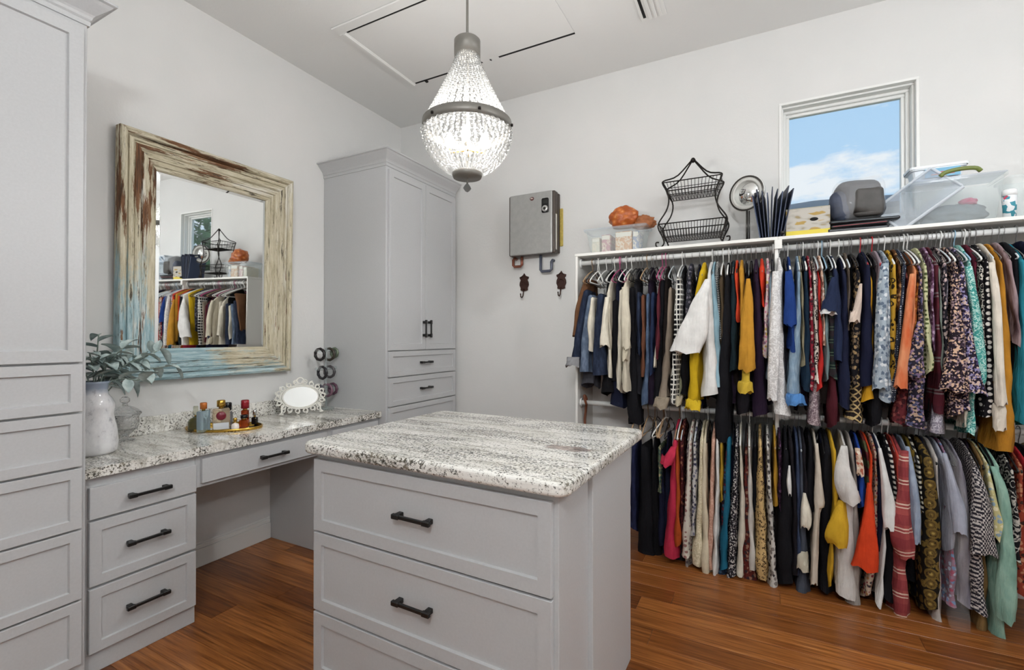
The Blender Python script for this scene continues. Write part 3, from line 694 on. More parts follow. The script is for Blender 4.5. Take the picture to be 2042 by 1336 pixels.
for a, b, z, lab in ((1.839, 3.013, RZU, 'upper left white hanging rod under the shelf'), (3.033, 4.399, RZU, 'upper right white hanging rod under the shelf'), (1.839, 3.013, RZL, 'lower left white hanging rod behind the island'), (3.033, 4.399, RZL, 'lower right white hanging rod under the long blouses')):
    e = empty('hanging_rod', (a, RYY, z), 0, lab, 'rod', 'closet hanging rods')
    tube('pole', [(.0, 0, 0), (b - a, 0, 0)], RR_, M['rod'], e, n=14)
    for x in (.001, b - a - .009): lathe('socket', [(RR_, 0), (.030, 0), (.030, .008), (RR_, .008)], M['rod'], e, n=16, loc=(x, 0, 0), rot=(0, PI / 2, 0))
br = box('shelf_bracket', 3.012, 3.05, SF - .010, SF + .02, ST - .070, ST - .0185, M['melamine'], None, .002); tag(br, 'white corner block where the two shelf boards meet', 'bracket')

# ================================================================== THINGS ON THE SHELF
S = ST + .0005
def P_(px, py, Y=-.22): return atY(px, py, Y)
CLR = film('clear_box_plastic', '#fafcfc', .13, .10); CLR2 = film('milky_box_plastic', '#f0f4f8', .24, .15)
def tub(name, label, cx, cy, w, d, h, mat, lidmat, z=S, taper=.03, lid=True, rz=0, tilt=(0, 0), cat='storage box'):
    e = empty(name, (cx, cy, z), rz, label, cat); e.rotation_euler = (tilt[0], tilt[1], rz)
    t = .003; v = []
    def ringv(ix, z_): 
        a, b = w / 2 - ix, d / 2 - ix; r = .018; o = []
        for qx, qy, s in ((1, 1, 0), (-1, 1, 1), (-1, -1, 2), (1, -1, 3)):
            for k in range(4): an = (s + k / 3) * PI / 2; o.append((qx * (a - r) + r * math.cos(an), qy * (b - r) + r * math.sin(an), z_))
        return o
    loops = [ringv(taper, 0), ringv(taper * .9, .004), ringv(.004, h - .012), ringv(-.006, h - .010), ringv(-.006, h), ringv(.006, h), ringv(taper * .9 + t, .006)]
    n = 16; f = []
    for L in loops: v += L
    for j in range(len(loops) - 1):
        for i in range(n): f.append((j * n + i, j * n + (i + 1) % n, (j + 1) * n + (i + 1) % n, (j + 1) * n + i))
    f.append(tuple(range(n))[::-1]); f.append(tuple((len(loops) - 1) * n + i for i in range(n)))
    pyd('box_body', v, f, mat, e, smooth=False)
    if lid:
        loops = [ringv(-.010, h - .004), ringv(-.012, h + .008), ringv(.004, h + .012), ringv(.02, h + .010)]; v = []; f = []
        for L in loops: v += L
        for j in range(3):
            for i in range(n): f.append((j * n + i, j * n + (i + 1) % n, (j + 1) * n + (i + 1) % n, (j + 1) * n + i))
        f.append(tuple(3 * n + i for i in range(n)))
        pyd('lid', v, f, lidmat, e, smooth=False)
    return e
# 1 clear craft box with packets
cx = 2.085; tub('storage_box', 'low clear plastic box of craft packets at the left end of the shelf', cx, -.215, .40, .20, .155, CLR, CLR2)
for dx, w, h, c, lab in ((-.135, .055, .10, '#cfc9b8', 'cream craft packet at the left end inside the clear box'), (-.065, .060, .115, '#b9838a', 'pink-edged craft packet inside the clear box'), (.055, .11, .125, '#c28a52', 'orange printed craft packet inside the clear box'), (.135, .04, .12, '#7d8aa6', 'blue craft packet at the right end inside the clear box')):
    o = empty('craft_packet', (cx + dx, -.235, S + .008), 0, lab, 'packet', 'craft packets in the clear box')
    pm_ = NT('packet_' + c[1:]); pm_.col(pm_.ramp(pm_.noise(pm_.obj(), 28, 3), [(.42, c), (.50, '#e0d2bc'), (.58, c)])); pm_.set(.4)
    box('sleeve', -w / 2, w / 2, -.045, .09, 0, h, pm_.m, o, .003); box('fold_flap', -w / 2 + .004, w / 2 - .004, -.047, -.0455, h * .72, h * .95, plain('packet_flap', '#e9e4d8', .5), o)
def blob(name, label, cat, c, r, mat, seed=0, amp=.18, freq=3.0, flat=True, sub=4, parent=None):
    bm = bmesh.new(); bmesh.ops.create_icosphere(bm, subdivisions=sub, radius=1.0)
    for v in bm.verts:
        n = noise.fractal(v.co * freq + Vector((seed * 3.1, seed, 0)), 1.0, 2.0, 4)
        q = v.co * (1 + amp * n)
        if flat and q.z < -.72: q.z = -.72
        v.co = Vector((q.x * r[0], q.y * r[1], (q.z + (.72 if flat else 0)) * r[2]))
    o = fin(name, bm, mat, parent, loc=c, smooth=True)
    if label: tag(o, label, cat)
    return o
om_ = NT('orange_mesh_bag'); om_.col(om_.ramp(om_.vor(om_.obj(), 26), [(.1, '#d8935c'), (.3, '#c06a2a'), (.6, '#a5501c')])); om_.set(.35); om_.bump(om_.noise(om_.obj(), 40, 4), .6, .01)
ob = empty('orange_bag', (2.13, -.225, S + .168), 0, 'crumpled orange plastic bag lying on the clear craft box', 'bag')
blob('bag_body', None, None, (0, 0, 0), (.100, .078, .085), om_.m, 3, .14, 2.2, parent=ob)
blob('bag_tail', None, None, (.12, .02, -.012), (.075, .05, .05), plain('tan_cloth', '#9a5f3a', .8, grain=.2, gscale=30), 5, .3, 3, parent=ob)
# 2 two-tier wire basket stand
wb = empty('wire_basket_stand', (2.565, -.20, S), 0, 'black two-tier wrought-iron wire basket stand with scroll feet on the shelf', 'basket stand')
IR = M['iron']; r1 = .0048; r2 = .0022
for sx in (-1, 1):
    for y_ in (-.085, .085):
        c = catmull([(sx * .008, y_ * .1, .555), (sx * .09, y_ * .6, .455), (sx * .165, y_, .425), (sx * .172, y_, .405), (sx * .150, y_, .36), (sx * .135, y_, .30), (sx * .150, y_, .235), (sx * .195, y_, .165), (sx * .20, y_, .125), (sx * .175, y_, .07), (sx * .165, y_, .03), (sx * .185, y_, .004), (sx * .212, y_, .012), (sx * .214, y_, .036), (sx * .196, y_, .036)], 46)
        tube('upright', c, r1, IR, wb, n=7)
lathe('finial', [(0, .540), (.014, .548), (.016, .56), (.008, .572), (0, .575)], IR, wb, n=12)
def basket(hw, hd, z0, z1, fl, nb):
    q = []
    rect = lambda a, b, z: [(-a, -b, z), (a, -b, z), (a, b, z), (-a, b, z)]
    q.append((rect(hw, hd, z1), r1 * .8, True)); q.append((rect(hw - fl * .5, hd - fl * .3, (z0 + z1) / 2), r2, True)); q.append((rect(hw - fl, hd - fl * .6, z0), r2 * 1.3, True))
    for i in range(nb + 1):
        t = -1 + 2 * i / nb
        q.append(([(t * hw, -hd, z1), (t * (hw - fl), -hd + fl * .6, z0), (t * (hw - fl), hd - fl * .6, z0), (t * hw, hd, z1)], r2 * .8, False))
    for i in range(1, 6):
        t = -1 + i / 3; b = hd - fl * .6; q.append(([(-hw, t * hd, z1), (-(hw - fl), t * b, z0), (hw - fl, t * b, z0), (hw, t * hd, z1)], r2 * .8, False))
    tubes('basket', q, IR, wb, n=5)
basket(.168, .092, .335, .412, .022, 16); basket(.195, .095, .065, .150, .020, 22)
# 3 round makeup mirror
mm = empty('makeup_mirror', (2.872, -.215, S), math.radians(-6), 'round lighted makeup mirror on a slim black pedestal', 'mirror')
lathe('foot', [(0, 0), (.060, 0), (.058, .008), (.012, .016), (0, .016)], plain('dark_chrome', '#54524f', .3, .8), mm, n=28)
tube('pedestal', [(0, 0, .012), (0, 0, .195)], .0065, plain('dark_chrome', '#54524f', .3, .8), mm, n=10)
tube('inner_pedestal', [(.012, 0, .012), (.012, 0, .195)], .004, plain('dark_chrome', '#54524f', .3, .8), mm, n=8)
hd_ = lathe('housing', [(0, -.030), (.080, -.026), (.104, -.010), (.108, .006), (.100, .012), (.094, .010), (.094, .004), (0, .004)], plain('housing_white', '#dededa', .3), mm, n=40, loc=(0, 0, .298), rot=(PI / 2 + .06, 0, -.35))
lathe('mirror_glass', [(0, .0052), (.072, .0056), (.072, .007), (0, .0075)], M['mirror'], hd_, n=36)
lathe('light_ring', [(.074, .006), (.094, .006), (.093, .009), (.075, .009), (.074, .006)], plain('frosted_ring', '#cfcfca', .4), hd_, n=36)
lathe('rim', [(.094, .012), (.104, .012), (.106, -.004), (.103, -.004), (.094, .012)], plain('dark_chrome', '#54524f', .3, .8), hd_, n=40)
# 4 navy expanding folders
NV = plain('navy_folder', '#1d2740', .5, grain=.12, gscale=20)
fo = empty('expanding_file', (3.002, -.225, S), 0, 'navy fan-shaped expanding file standing between makeup mirror and carton', 'file')
for i in range(9):
    a = -.16 + .36 * i / 8
    box('file_pocket', -.0025, .0025, -.10, .10, .0, .255 + .03 * ((i * 5) % 3) / 2, NV if i % 3 else plain('navy_folder_pale', '#3a4763', .5), fo, loc=(-.042 + i * .0095, 0, .004 if a <= 0 else .004 ), rot=(0, a, .05 * (i - 4)))
lathe('elastic_clasp', [(0, -.012), (.012, -.006), (.014, .006), (0, .014)], M['black'], fo, n=10, loc=(.05, -.11, .018))
# 5 pale carton
def carton_mat():
    k = NT('printed_carton'); o = k.obj(); sp = k.n('ShaderNodeSeparateXYZ'); k.l(o, sp.inputs[0])
    c = k.ramp(k.noise(k.map(o, (1, 1, 2.2)), 13, 2, .4), [(.36, '#8f7f5a'), (.40, '#a39d92'), (.48, '#b5b0a6'), (.60, '#b5b0a6'), (.63, '#a8893c')])
    c = k.mix(k.ramp(sp.outputs['Z'], [(.022, 1.0), (.024, 0.0)], 'CONSTANT'), c, '#d9c53c')
    k.col(c); k.set(.5); return k.m
cb = empty('carton', (3.175, -.22, S), 0, 'pale printed carton with a yellow stripe on the shelf below the window', 'box')
box('carton_body', -.105, .105, -.085, .085, 0, .150, carton_mat(), cb, .002); box('top_flap', -.104, .104, -.084, .0, .1505, .153, plain('carton_top', '#bdb79f', .6), cb)
lathe('hand_hole', [(0, 0), (.020, 0), (.018, .001), (0, .001)], M['dark'], cb, n=20, sy=.5, loc=(.03, -.0852, .085), rot=(PI / 2, 0, 0))
# 6 flat pouches with the dark bundle on them
PCH = plain('black_leather', '#17181c', .35, grain=.3, gscale=18, bump=.3)
for i, (x, z, w, d, t, rz, lab) in enumerate(((3.40, S, .27, .20, .022, .03, 'lowest flat black pouch stacked under the grey bundle'), (3.415, S + .0235, .25, .21, .020, -.06, 'middle flat black pouch with a red edge under the grey bundle'), (3.425, S + .045, .31, .21, .018, .05, 'wide top black pouch directly under the grey bundle'))):
    e = empty('flat_pouch', (x, -.205, z), rz, lab, 'pouch', 'flat black pouches on the shelf')
    box('pouch_body', -w / 2, w / 2, -d / 2, d / 2, 0, t, PCH, e, .008, 2)
    box('zip', -w / 2 + .01, w / 2 - .01, -d / 2 - .001, -d / 2 + .001, t / 2 - .0015, t / 2 + .0015, plain('zip_' + str(i), ('#6a6d70', '#7c2b30', '#50585c')[i], .4, .3), e)
gb = empty('grey_bundle', (3.42, -.195, S + .064), 0, 'bulky charcoal quilted bag wrapped in clear plastic in front of the window', 'bag')
QM = plain('charcoal_nylon', '#3b3e44', .5, grain=.35, gscale=14, bump=.6)
def roundbox(name, w, d, h, mat, parent, seed, amp=.015, loc=(0, 0, 0), r=.06):
    bm = bmesh.new(); bx(bm, -w / 2, w / 2, -d / 2, d / 2, 0, h, min(r, w * .45, d * .45, h * .45), 4); bmesh.ops.subdivide_edges(bm, edges=bm.edges[:], cuts=2, use_grid_fill=True)
    for v in bm.verts:
        n = noise.noise_vector(v.co * 9 + Vector((seed, 0, 0)))
        v.co += Vector((n.x, n.y, n.z if v.co.z > .02 else 0)) * amp
    return fin(name, bm, mat, parent, loc=loc, smooth=True)
roundbox('bag_body', .215, .17, .225, QM, gb, 2, .018, r=.055)
roundbox('side_pocket', .10, .15, .17, plain('slate_nylon', '#3a4152', .55, grain=.3, gscale=16, bump=.5), gb, 6, .014, loc=(-.085, -.01, 0), r=.05)
roundbox('front_flap', .13, .05, .15, plain('graphite_nylon', '#4b4947', .6, grain=.25, gscale=14, bump=.5), gb, 9, .008, loc=(.035, -.082, .015), r=.03)
roundbox('plastic_wrap', .235, .19, .237, film('thin_plastic_wrap', '#ffffff', .14, .1), gb, 4, .012, r=.06)
# 7 big clear bin with a loose tilted lid, lid and tub on it
e = tub('storage_bin', 'large clear plastic bin holding grey fabric on the right part of the shelf', 3.80, -.215, .36, .22, .215, CLR, CLR2, lid=False)
blob('folded_fabric', 'slate grey fabric heaped inside the large clear bin', 'fabric', (3.81, -.21, S + .010), (.135, .075, .055), plain('slate_fabric', '#6d7880', .8, grain=.2, gscale=22), 7, .2, 2.5)
blob('pink_fabric', 'small pink cloth lying on the grey fabric in the clear bin', 'fabric', (3.865, -.235, S + .094), (.035, .028, .020), plain('pink_fabric', '#c05478', .8), 8, .2, 3)
ld_ = empty('loose_lid', (3.645, -.275, S + .135), 0, 'milky plastic lid leaning against the large clear bin', 'lid'); ld_.rotation_euler = (math.radians(62), math.radians(-38), math.radians(-8))
box('lid_panel', -.135, .155, -.10, .10, -.003, .003, CLR2, ld_, .002); 
bm = bmesh.new()
for y_ in (-.10, .10): bx(bm, -.14, .16, y_ - .006, y_ + .006, -.008, .008, .003)
for x_ in (-.138, .158): bx(bm, x_ - .006, x_ + .006, -.094, .094, -.008, .008, .003)
fin('lid_rim', bm, film('lid_rim_plastic', '#eef3f8', .6, .2), ld_)
gh = empty('green_handle_lid', (3.805, -.225, S + .2165), 0, 'flat clear lid with an olive-green carry handle on the large bin', 'lid')
box('lid_plate', -.175, .175, -.105, .09, 0, .008, CLR2, gh, .003)
tube('handle_grip', catmull([(-.075, -.115, .010), (-.055, -.120, .026), (0, -.122, .034), (.055, -.120, .030), (.075, -.115, .014)], 14), .010, plain('olive_plastic', '#6d7a3c', .45), gh, n=10)
e = tub('small_tub', 'small white tub with a blue printed label and white lid on the large bin', 3.755, -.165, .215, .115, .085, plain('milky_tub', '#dfe5ea', .35), plain('tub_lid', '#e8edf1', .3), z=S + .2265, taper=.016)
bm = bmesh.new(); bx(bm, -.055, .085, -.062, -.0595, .030, .078); fin('blue_label', bm, plain('label_blue', '#5d9fc0', .4), e)
bm = bmesh.new()
for a, b, z_ in ((-.03, .015, .040), (.03, .062, .040), (-.01, .03, .050)): bx(bm, a, b, -.0625, -.0618, z_, z_ + .007)
fin('label_marks', bm, plain('label_red', '#b7544f', .4), e)
# 8 pink-handled caddy and a floral tumbler
e = tub('clear_caddy', 'clear caddy with a bright pink clip at the right edge of the photo', 4.055, -.22, .12, .17, .20, CLR, CLR2, lid=False)
tube('pink_clip', catmull([(.055, -.092, .21), (.066, -.094, .235), (.070, -.094, .19), (.068, -.096, .12), (.062, -.094, .085)], 12), .008, plain('hot_pink', '#d0489a', .4), e, n=8)
fm = NT('floral_print_cup'); fm.col(fm.ramp(fm.vor(fm.obj(), 60, 'F1', 'Color'), [(.0, '#e9ecee'), (.4, '#3d8fa0'), (.6, '#e9ecee'), (.8, '#c04860')], 'CONSTANT')); fm.set(.4)
tb = empty('tumbler', (3.995, -.295, S), 0, 'floral printed tumbler with a white lid beside the pink clip', 'cup')
lathe('cup', [(0, 0), (.022, 0), (.026, .08), (.026, .105), (0, .105)], fm.m, tb, n=20); lathe('lid', [(.027, .105), (.027, .13), (.02, .136), (0, .136)], plain('cup_lid', '#eceeee', .4), tb, n=20)

# ================================================================== CLOTHES
FAB = {}
def fab(kind, *cols, s=1.0):
    key = (kind, cols, s)
    if key in FAB: return FAB[key]
    k = NT('fabric_%s_%s' % (kind, cols[0][1:])); o = k.obj(); k.set(.88, 0, .15)
    weave = k.noise(o, 240, 2); soft = k.noise(o, 14, 3)
    A = lin(cols[0])
    base = k.ramp(soft, [(.25, tuple(v * .82 for v in A[:3])), (.75, tuple(min(1, v * 1.10) for v in A[:3]))])
    B = cols[1] if len(cols) > 1 else None; Cc = cols[2] if len(cols) > 2 else B; D = cols[3] if len(cols) > 3 else Cc
    if kind == 'solid': c = base
    elif kind == 'denim':
        c = k.mix(k.ramp(k.noise(k.map(o, (1, 1, .35)), 50, 4), [(.45, 0.0), (.7, .45)]), base, B or '#9fb0c4')
    elif kind == 'dots': c = k.mix(k.ramp(k.vor(o, 42 * s, rand=.25), [(.30, 1.0), (.36, 0.0)]), base, B)
    elif kind == 'speckle':
        f = k.vor(o, 135 * s, 'F1', 'Color'); sp = k.n('ShaderNodeSeparateColor'); k.l(f, sp.inputs[0])
        pat = k.ramp(sp.outputs[0], [(.0, cols[0]), (.45, B), (.65, Cc), (.85, D)], 'CONSTANT'); c = pat
    elif kind == 'floral':
        d = k.vor(o, 52 * s); f = k.vor(o, 52 * s, 'F1', 'Color'); sp = k.n('ShaderNodeSeparateColor'); k.l(f, sp.inputs[0])
        pet = k.ramp(sp.outputs[0], [(.0, B), (.4, Cc), (.7, D)], 'CONSTANT')
        m = k.ramp(k.math('ADD', d, k.math('MULTIPLY', k.math('SUBTRACT', k.noise(o, 120 * s, 3), .5), .6)), [(.42, 1.0), (.50, 0.0)])
        c = k.mix(m, base, pet)
    elif kind == 'leopard':
        d = k.math('ADD', k.vor(o, 44 * s), k.math('MULTIPLY', k.math('SUBTRACT', k.noise(o, 60 * s, 2), .5), .5))
        m = k.ramp(d, [(.20, 0.0), (.24, 1.0), (.42, 1.0), (.46, 0.0)]); c = k.mix(m, base, B)
    elif kind == 'squiggle':
        d = k.noise(o, 26 * s, 2, .5, 1.2); m = k.ramp(d, [(.44, 0.0), (.47, 1.0), (.53, 1.0), (.56, 0.0)]); c = k.mix(m, base, B)
    elif kind in ('stripe', 'plaid', 'check', 'grid'):
        sp = k.n('ShaderNodeSeparateXYZ'); k.l(o, sp.inputs[0])
        q = k.math('ADD', sp.outputs['X'], sp.outputs['Y'])
        def band(v, per, duty):
            m = k.math('FRACT', k.math('ABSOLUTE', k.math('DIVIDE', v, per))); return k.math('LESS_THAN', m, duty)
        if kind == 'stripe': c = k.mix(band(k.math('ADD', sp.outputs['Z'], 5.0), .034 * s, .5), base, B)
        elif kind == 'plaid':
            c = k.mix(k.math('MULTIPLY', band(k.math('ADD', sp.outputs['Z'], 5.0), .11 * s, .42), .6), base, B); c = k.mix(k.math('MULTIPLY', band(k.math('ADD', q, 5.0), .06 * s, .4), .45), c, B)
            c = k.mix(band(k.math('ADD', sp.outputs['Z'], 5.02), .11 * s, .06), c, Cc); c = k.mix(band(k.math('ADD', sp.outputs['Z'], 5.035), .11 * s, .05), c, Cc)
        elif kind == 'check':
            c = k.mix(band(k.math('ADD', sp.outputs['Z'], 5.0), .030 * s, .30), base, B); c = k.mix(band(k.math('ADD', q, 5.0), .020 * s, .28), c, B)
        else:
            a = band(k.math('ADD', sp.outputs['Z'], 5.0), .020 * s, .5); b = band(k.math('ADD', q, 5.0), .016 * s, .5)
            x = k.math('ABSOLUTE', k.math('SUBTRACT', a, b)); c = k.mix(k.ramp(k.noise(o, 160, 2), [(.40, 0.0), (.46, 1.0)]), base, k.mix(x, cols[0], B))
    elif kind == 'medallion':
        d = k.vor(o, 21 * s, rand=.35); rings = k.ramp(d, [(.0, Cc), (.10, Cc), (.16, B), (.30, D), (.40, B), (.52, B), (.56, cols[0])]); n_ = k.noise(o, 90, 3)
        c = k.mix(k.ramp(n_, [(.36, .8), (.42, 0.0)]), rings, cols[0])
    elif kind == 'lattice':
        sp = k.n('ShaderNodeSeparateXYZ'); k.l(o, sp.inputs[0]); q = k.math('ADD', sp.outputs['X'], sp.outputs['Y'])
        def tri(v): return k.math('ABSOLUTE', k.math('SUBTRACT', k.math('FRACT', k.math('ADD', v, 50.0)), .5))
        a = tri(k.math('MULTIPLY', k.math('ADD', q, sp.outputs['Z']), 26.0 / s)); b = tri(k.math('MULTIPLY', k.math('SUBTRACT', q, sp.outputs['Z']), 26.0 / s))
        c = k.mix(k.ramp(k.math('MINIMUM', a, b), [(.10, 1.0), (.14, 0.0)]), base, B)
    elif kind == 'ombre':
        c = k.ramp(k.noise(k.map(o, (3, 3, 1)), 4, 4), [(.3, cols[0]), (.5, B), (.7, Cc)])
    wr = k.math('ADD', k.noise(k.map(o, (1, 1, .10)), 46, 4, .6), k.math('MULTIPLY', k.noise(k.map(o, (1, 1, .45)), 26, 3), .8)); k.col(c); k.bump(k.math('ADD', wr, k.math('MULTIPLY', weave, .05)), .55, .016)
    FAB[key] = k.m; return k.m

def body_mesh(st, xh, YF, kind, rodz, seed, zn=None):
    r = random.Random(seed); ph = r.uniform(0, 6.28); wl = r.uniform(.055, .10)
    YB = min(RYY + (RYY - YF) * .85, -.035)
    rows = []
    S_ = catmull(st, 15)
    if kind == 'f':
        x0, z0, w0 = S_[0]
        rows.append((x0, z0 + .010, w0 * .30, YF + .012, YB - .012)); rows.append((x0, z0 + .003, w0 * .75, YF + .003, YB - .003))
    else:
        x0, z0, w0 = S_[0]; zn = min(rodz - .058, z0 + .115); c0, c1 = RYY - .052, RYY + .045
        for t in (0, .12, .35, .62, .84): rows.append((xh + (x0 - xh) * t, zn + (z0 - zn) * t ** 1.25, .014 + (w0 * .8 - .014) * t, c0 + (YF - c0) * t ** .9, c1 + (YB - c1) * t ** .9))
    for x, z, w in S_: rows.append((x, z, max(w, .010), YF, YB))
    n = 26; v, f = [], []; ztop = rows[0][1]; zbot = rows[-1][1]; H = max(.05, ztop - zbot)
    for x, z, w, yf, yb in rows:
        dv = (ztop - z) / H; am = .002 + .009 * dv
        for k in range(n):
            th = 2 * PI * k / n; u = (1 - math.cos(th)) / 2; y = yf + (yb - yf) * u; s = math.sin(th)
            hx = (w / 2) * (abs(s) ** .55) * (1 if s >= 0 else -1) * (1 - .72 * u)
            xx = x * (1 - u) + xh * u
            fo = am * math.sin(2 * PI * (y - yf) / wl + ph + 1.6 * math.sin(7 * z + ph)) * min(1, u * 6 + .15) + .4 * am * math.sin(z * 31 + ph + k)
            yy = y + (1 - u) ** 3 * .007 * math.sin(z * 23 + ph) * dv
            nv = noise.noise_vector(Vector((hx * 28 + seed * 3.7, y * 15, z * 4.2))); q = (.25 + .75 * dv) * min(1.0, w / .04)
            v.append((xx + hx + fo + nv.x * .008 * q, yy + nv.y * .008 * q * (1 - u), z + (.010 * math.sin(y * 34 + ph) + .014 * math.sin(k * .48 + ph)) * dv ** 4))
    R = len(rows)
    for j in range(R - 1):
        for k in range(n): f.append((j * n + k, j * n + (k + 1) % n, (j + 1) * n + (k + 1) % n, (j + 1) * n + k))
    f.append(tuple(range(n))[::-1])
    last = v[(R - 1) * n:]; cx = sum(p[0] for p in last) / n; cy = sum(p[1] for p in last) / n
    b0 = len(v); v += list(last); b = len(v); v += [(cx + (p[0] - cx) * .75, cy + (p[1] - cy) * .97, p[2] + .03) for p in last]
    for k in range(n): f.append((b0 + k, b0 + (k + 1) % n, b + (k + 1) % n, b + k))
    f.append(tuple(b + k for k in range(n)))
    return v, f, YB
def sleeve_mesh(st, Y, seed, back=None):
    r = random.Random(seed + 77); ph = r.uniform(0, 6.28); S_ = catmull(st, 13); n = 16; v, f = [], []
    L = len(S_)
    for j, (x, z, w) in enumerate(S_):
        w = max(w, .012); t = j / (L - 1); rx = w / 2; ry = min(.040, .30 * w + .010) * (.55 + .45 * min(1, t * 4)); cy = Y - ry * .25 + (.02 * (1 - t) ** 2)
        for k in range(n):
            a = 2 * PI * k / n; m = 1 + (.05 + .10 * t) * math.sin(3 * a + ph + 4 * t) + .05 * math.sin(5 * a + t * 9 + ph)
            nv = noise.noise_vector(Vector((math.cos(a) * 1.6 + seed * 2.3, math.sin(a) * 1.6, z * 9))); q = .16 * rx + .002
            v.append((x + rx * m * math.cos(a) + nv.x * q, cy + ry * m * math.sin(a) + nv.y * q, z + (.008 * math.sin(2 * a + ph) + .006 * math.sin(5 * a)) * t ** 2))
    for j in range(L - 1):
        for k in range(n): f.append((j * n + k, j * n + (k + 1) % n, (j + 1) * n + (k + 1) % n, (j + 1) * n + k))
    f.append(tuple(range(n))[::-1])
    last = v[(L - 1) * n:]; cx = sum(p[0] for p in last) / n; cy = sum(p[1] for p in last) / n; b0 = len(v); v += list(last); b = len(v)
    v += [(cx + (p[0] - cx) * .90, cy + (p[1] - cy) * .86, p[2] + .002) for p in last]; b2 = len(v); v += [(cx + (p[0] - cx) * .72, cy + (p[1] - cy) * .7, p[2] + .05) for p in last]
    for q0, q1 in ((b0, b), (b, b2)):
        for k in range(n): f.append((q0 + k, q0 + (k + 1) % n, q1 + (k + 1) % n, q1 + k))
    f.append(tuple(b2 + k for k in range(n)))
    if back is not None: v = [(p[0], 2 * RYY - p[1], p[2]) for p in v]; f = [q[::-1] for q in f]
    return v, f
# hangers: hook over the rod, twisted neck, shoulder bow with trouser bar
def hanger_meshes(rw):
    hk = [(0, .0215 * math.cos(a), .004 + .0215 * math.sin(a)) for a in [(-.5 + 3.9 * i / 12) for i in range(13)]] + [(0, -.006, -.030), (0, 0, -.040), (0, 0, -.062)]
    v, f = tube_vf(hk, rw * .62, 6); a = bpy.data.meshes.new('hook'); a.from_pydata([tuple(p) for p in v], [], f)
    c = catmull([(0, 0, -.060), (0, -.06, -.078), (0, -.14, -.112), (0, -.192, -.142), (0, -.200, -.152), (0, -.188, -.158)], 14); c2 = [(p[0], -p[1], p[2]) for p in c]
    v, f = [], []; tube_vf(c, rw, 6, False, v, f); tube_vf(c2, rw, 6, False, v, f); tube_vf([(0, -.19, -.157), (0, .19, -.157)], rw * .8, 6, False, v, f)
    b = bpy.data.meshes.new('shoulder_bow'); b.from_pydata([tuple(p) for p in v], [], f)
    for m in (a, b):
        m.update()
        for p in m.polygons: p.use_smooth = True
    return a, b
HKM = {}
HCOL = {'w': ('white plastic', '#e4e4e0', .0042), 'm': ('thin metal', '#8f8d8a', .0022), 'b': ('black', '#1a1a1c', .0036), 'p': ('pink plastic', '#b04a78', .0036), 'c': ('clear plastic', '#c7cfd3', .0036), 't': ('tan wooden', '#a98c6c', .0040), 'r': ('red plastic', '#b3262c', .0042), 'l': ('pale blue plastic', '#8fb4cc', .0036)}
for k_, (n_, c_, r_) in HCOL.items():
    a, b = hanger_meshes(r_); a.materials.append(plain('hook_' + k_, c_ if k_ in 'wrlpt' else '#a3a3a3', .35, .0 if k_ in 'wrlp' else .8)); b.materials.append(plain('hanger_' + k_, c_, .4, .8 if k_ == 'm' else 0)); HKM[k_] = (a, b)
def hanger(x, rodz, col, label, yaw=0.0, group='clothes hangers on the rods'):
    e = empty('clothes_hanger', (x, RYY, rodz), yaw, label, 'hanger', group)
    link('hook', HKM[col][0], None, e); link('shoulder_bow', HKM[col][1], None, e); return e
CNT = [0]; FRONT = []
def G(label, cat, kind, mat, body, sleeve=None, dy=0.0, hg='m', rod='U', cuff=None, name=None, trim=None):
    """body / sleeve: (px, py, width px) of the front edge as the photo shows it, taken at that garment's own depth"""
    FRONT.append((rod, (body or sleeve)[0][0], label)); CNT[0] += 1; seed = CNT[0]; rodz = RZU if rod == 'U' else RZL
    YF = (-.400 if kind == 'f' else (-.435 if kind == 't' else -.470)) + dy
    def w3(s, Y):
        o = []
        for px, py, w in s:
            p = atY(px, py, Y); q = atY(px + w, py, Y); o.append((p[0], p[2], abs(q[0] - p[0])))
        return o
    src = body if body else [sleeve[0], (sleeve[0][0], sleeve[0][1] + 60, 6)]
    st = w3(src, YF); xh = st[0][0]
    top = min(st[0][1], rodz - .13)                      # the shoulder can be no higher than the hanger's tip
    if st[0][1] < rodz - .34: top = rodz - .17
    st[0] = (st[0][0], max(top, st[0][1]) if st[0][1] > rodz - .34 else top, st[0][2])
    st[0] = (st[0][0], min(st[0][1], rodz - .13), st[0][2])
    e = empty(name or cat.replace(' ', '_'), (xh, RYY, rodz - .06), 0, label, cat, 'clothes on the %s rod' % ('upper' if rod == 'U' else 'lower'))
    off = np.array([xh, RYY, rodz - .06])
    def put(nm, v, f, m): return pyd(nm, [np.array(p) - off for p in v], f, m, e)
    v, f, YB = body_mesh(st, xh, YF, kind, rodz, seed); bo = put('leg_panel' if kind == 'f' else 'bodice', v, f, mat)
    if sleeve:
        ss = w3(sleeve, YF - .012); v, f = sleeve_mesh(ss, YF - .012, seed); so = put('sleeve', v, f, trim or mat)
        v, f = sleeve_mesh([(a, b, c * .8) for a, b, c in ss], YF - .012, seed, True); put('sleeve', v, f, trim or mat)
    if cuff:
        cm, cs_ = cuff; ss = w3(cs_, YF - .006); v, f = sleeve_mesh(ss, YF - .004, seed + 5); put('cuff', v, f, cm)
    hanger(xh, rodz, hg, HCOL[hg][0] + ' hanger carrying the ' + ' '.join(label.split()[:11]))
    return e
U, Lo = 'U', 'L'
BK = fab('solid', '#16161a'); NVY = fab('solid', '#1c2036'); BK2 = fab('solid', '#1d1b20'); DKD = fab('denim', '#232a3c', '#3d4a63')
CRM = fab('solid', '#d9d2c2'); WHT = fab('solid', '#d8d8d6'); MUS = fab('solid', '#b98a35')
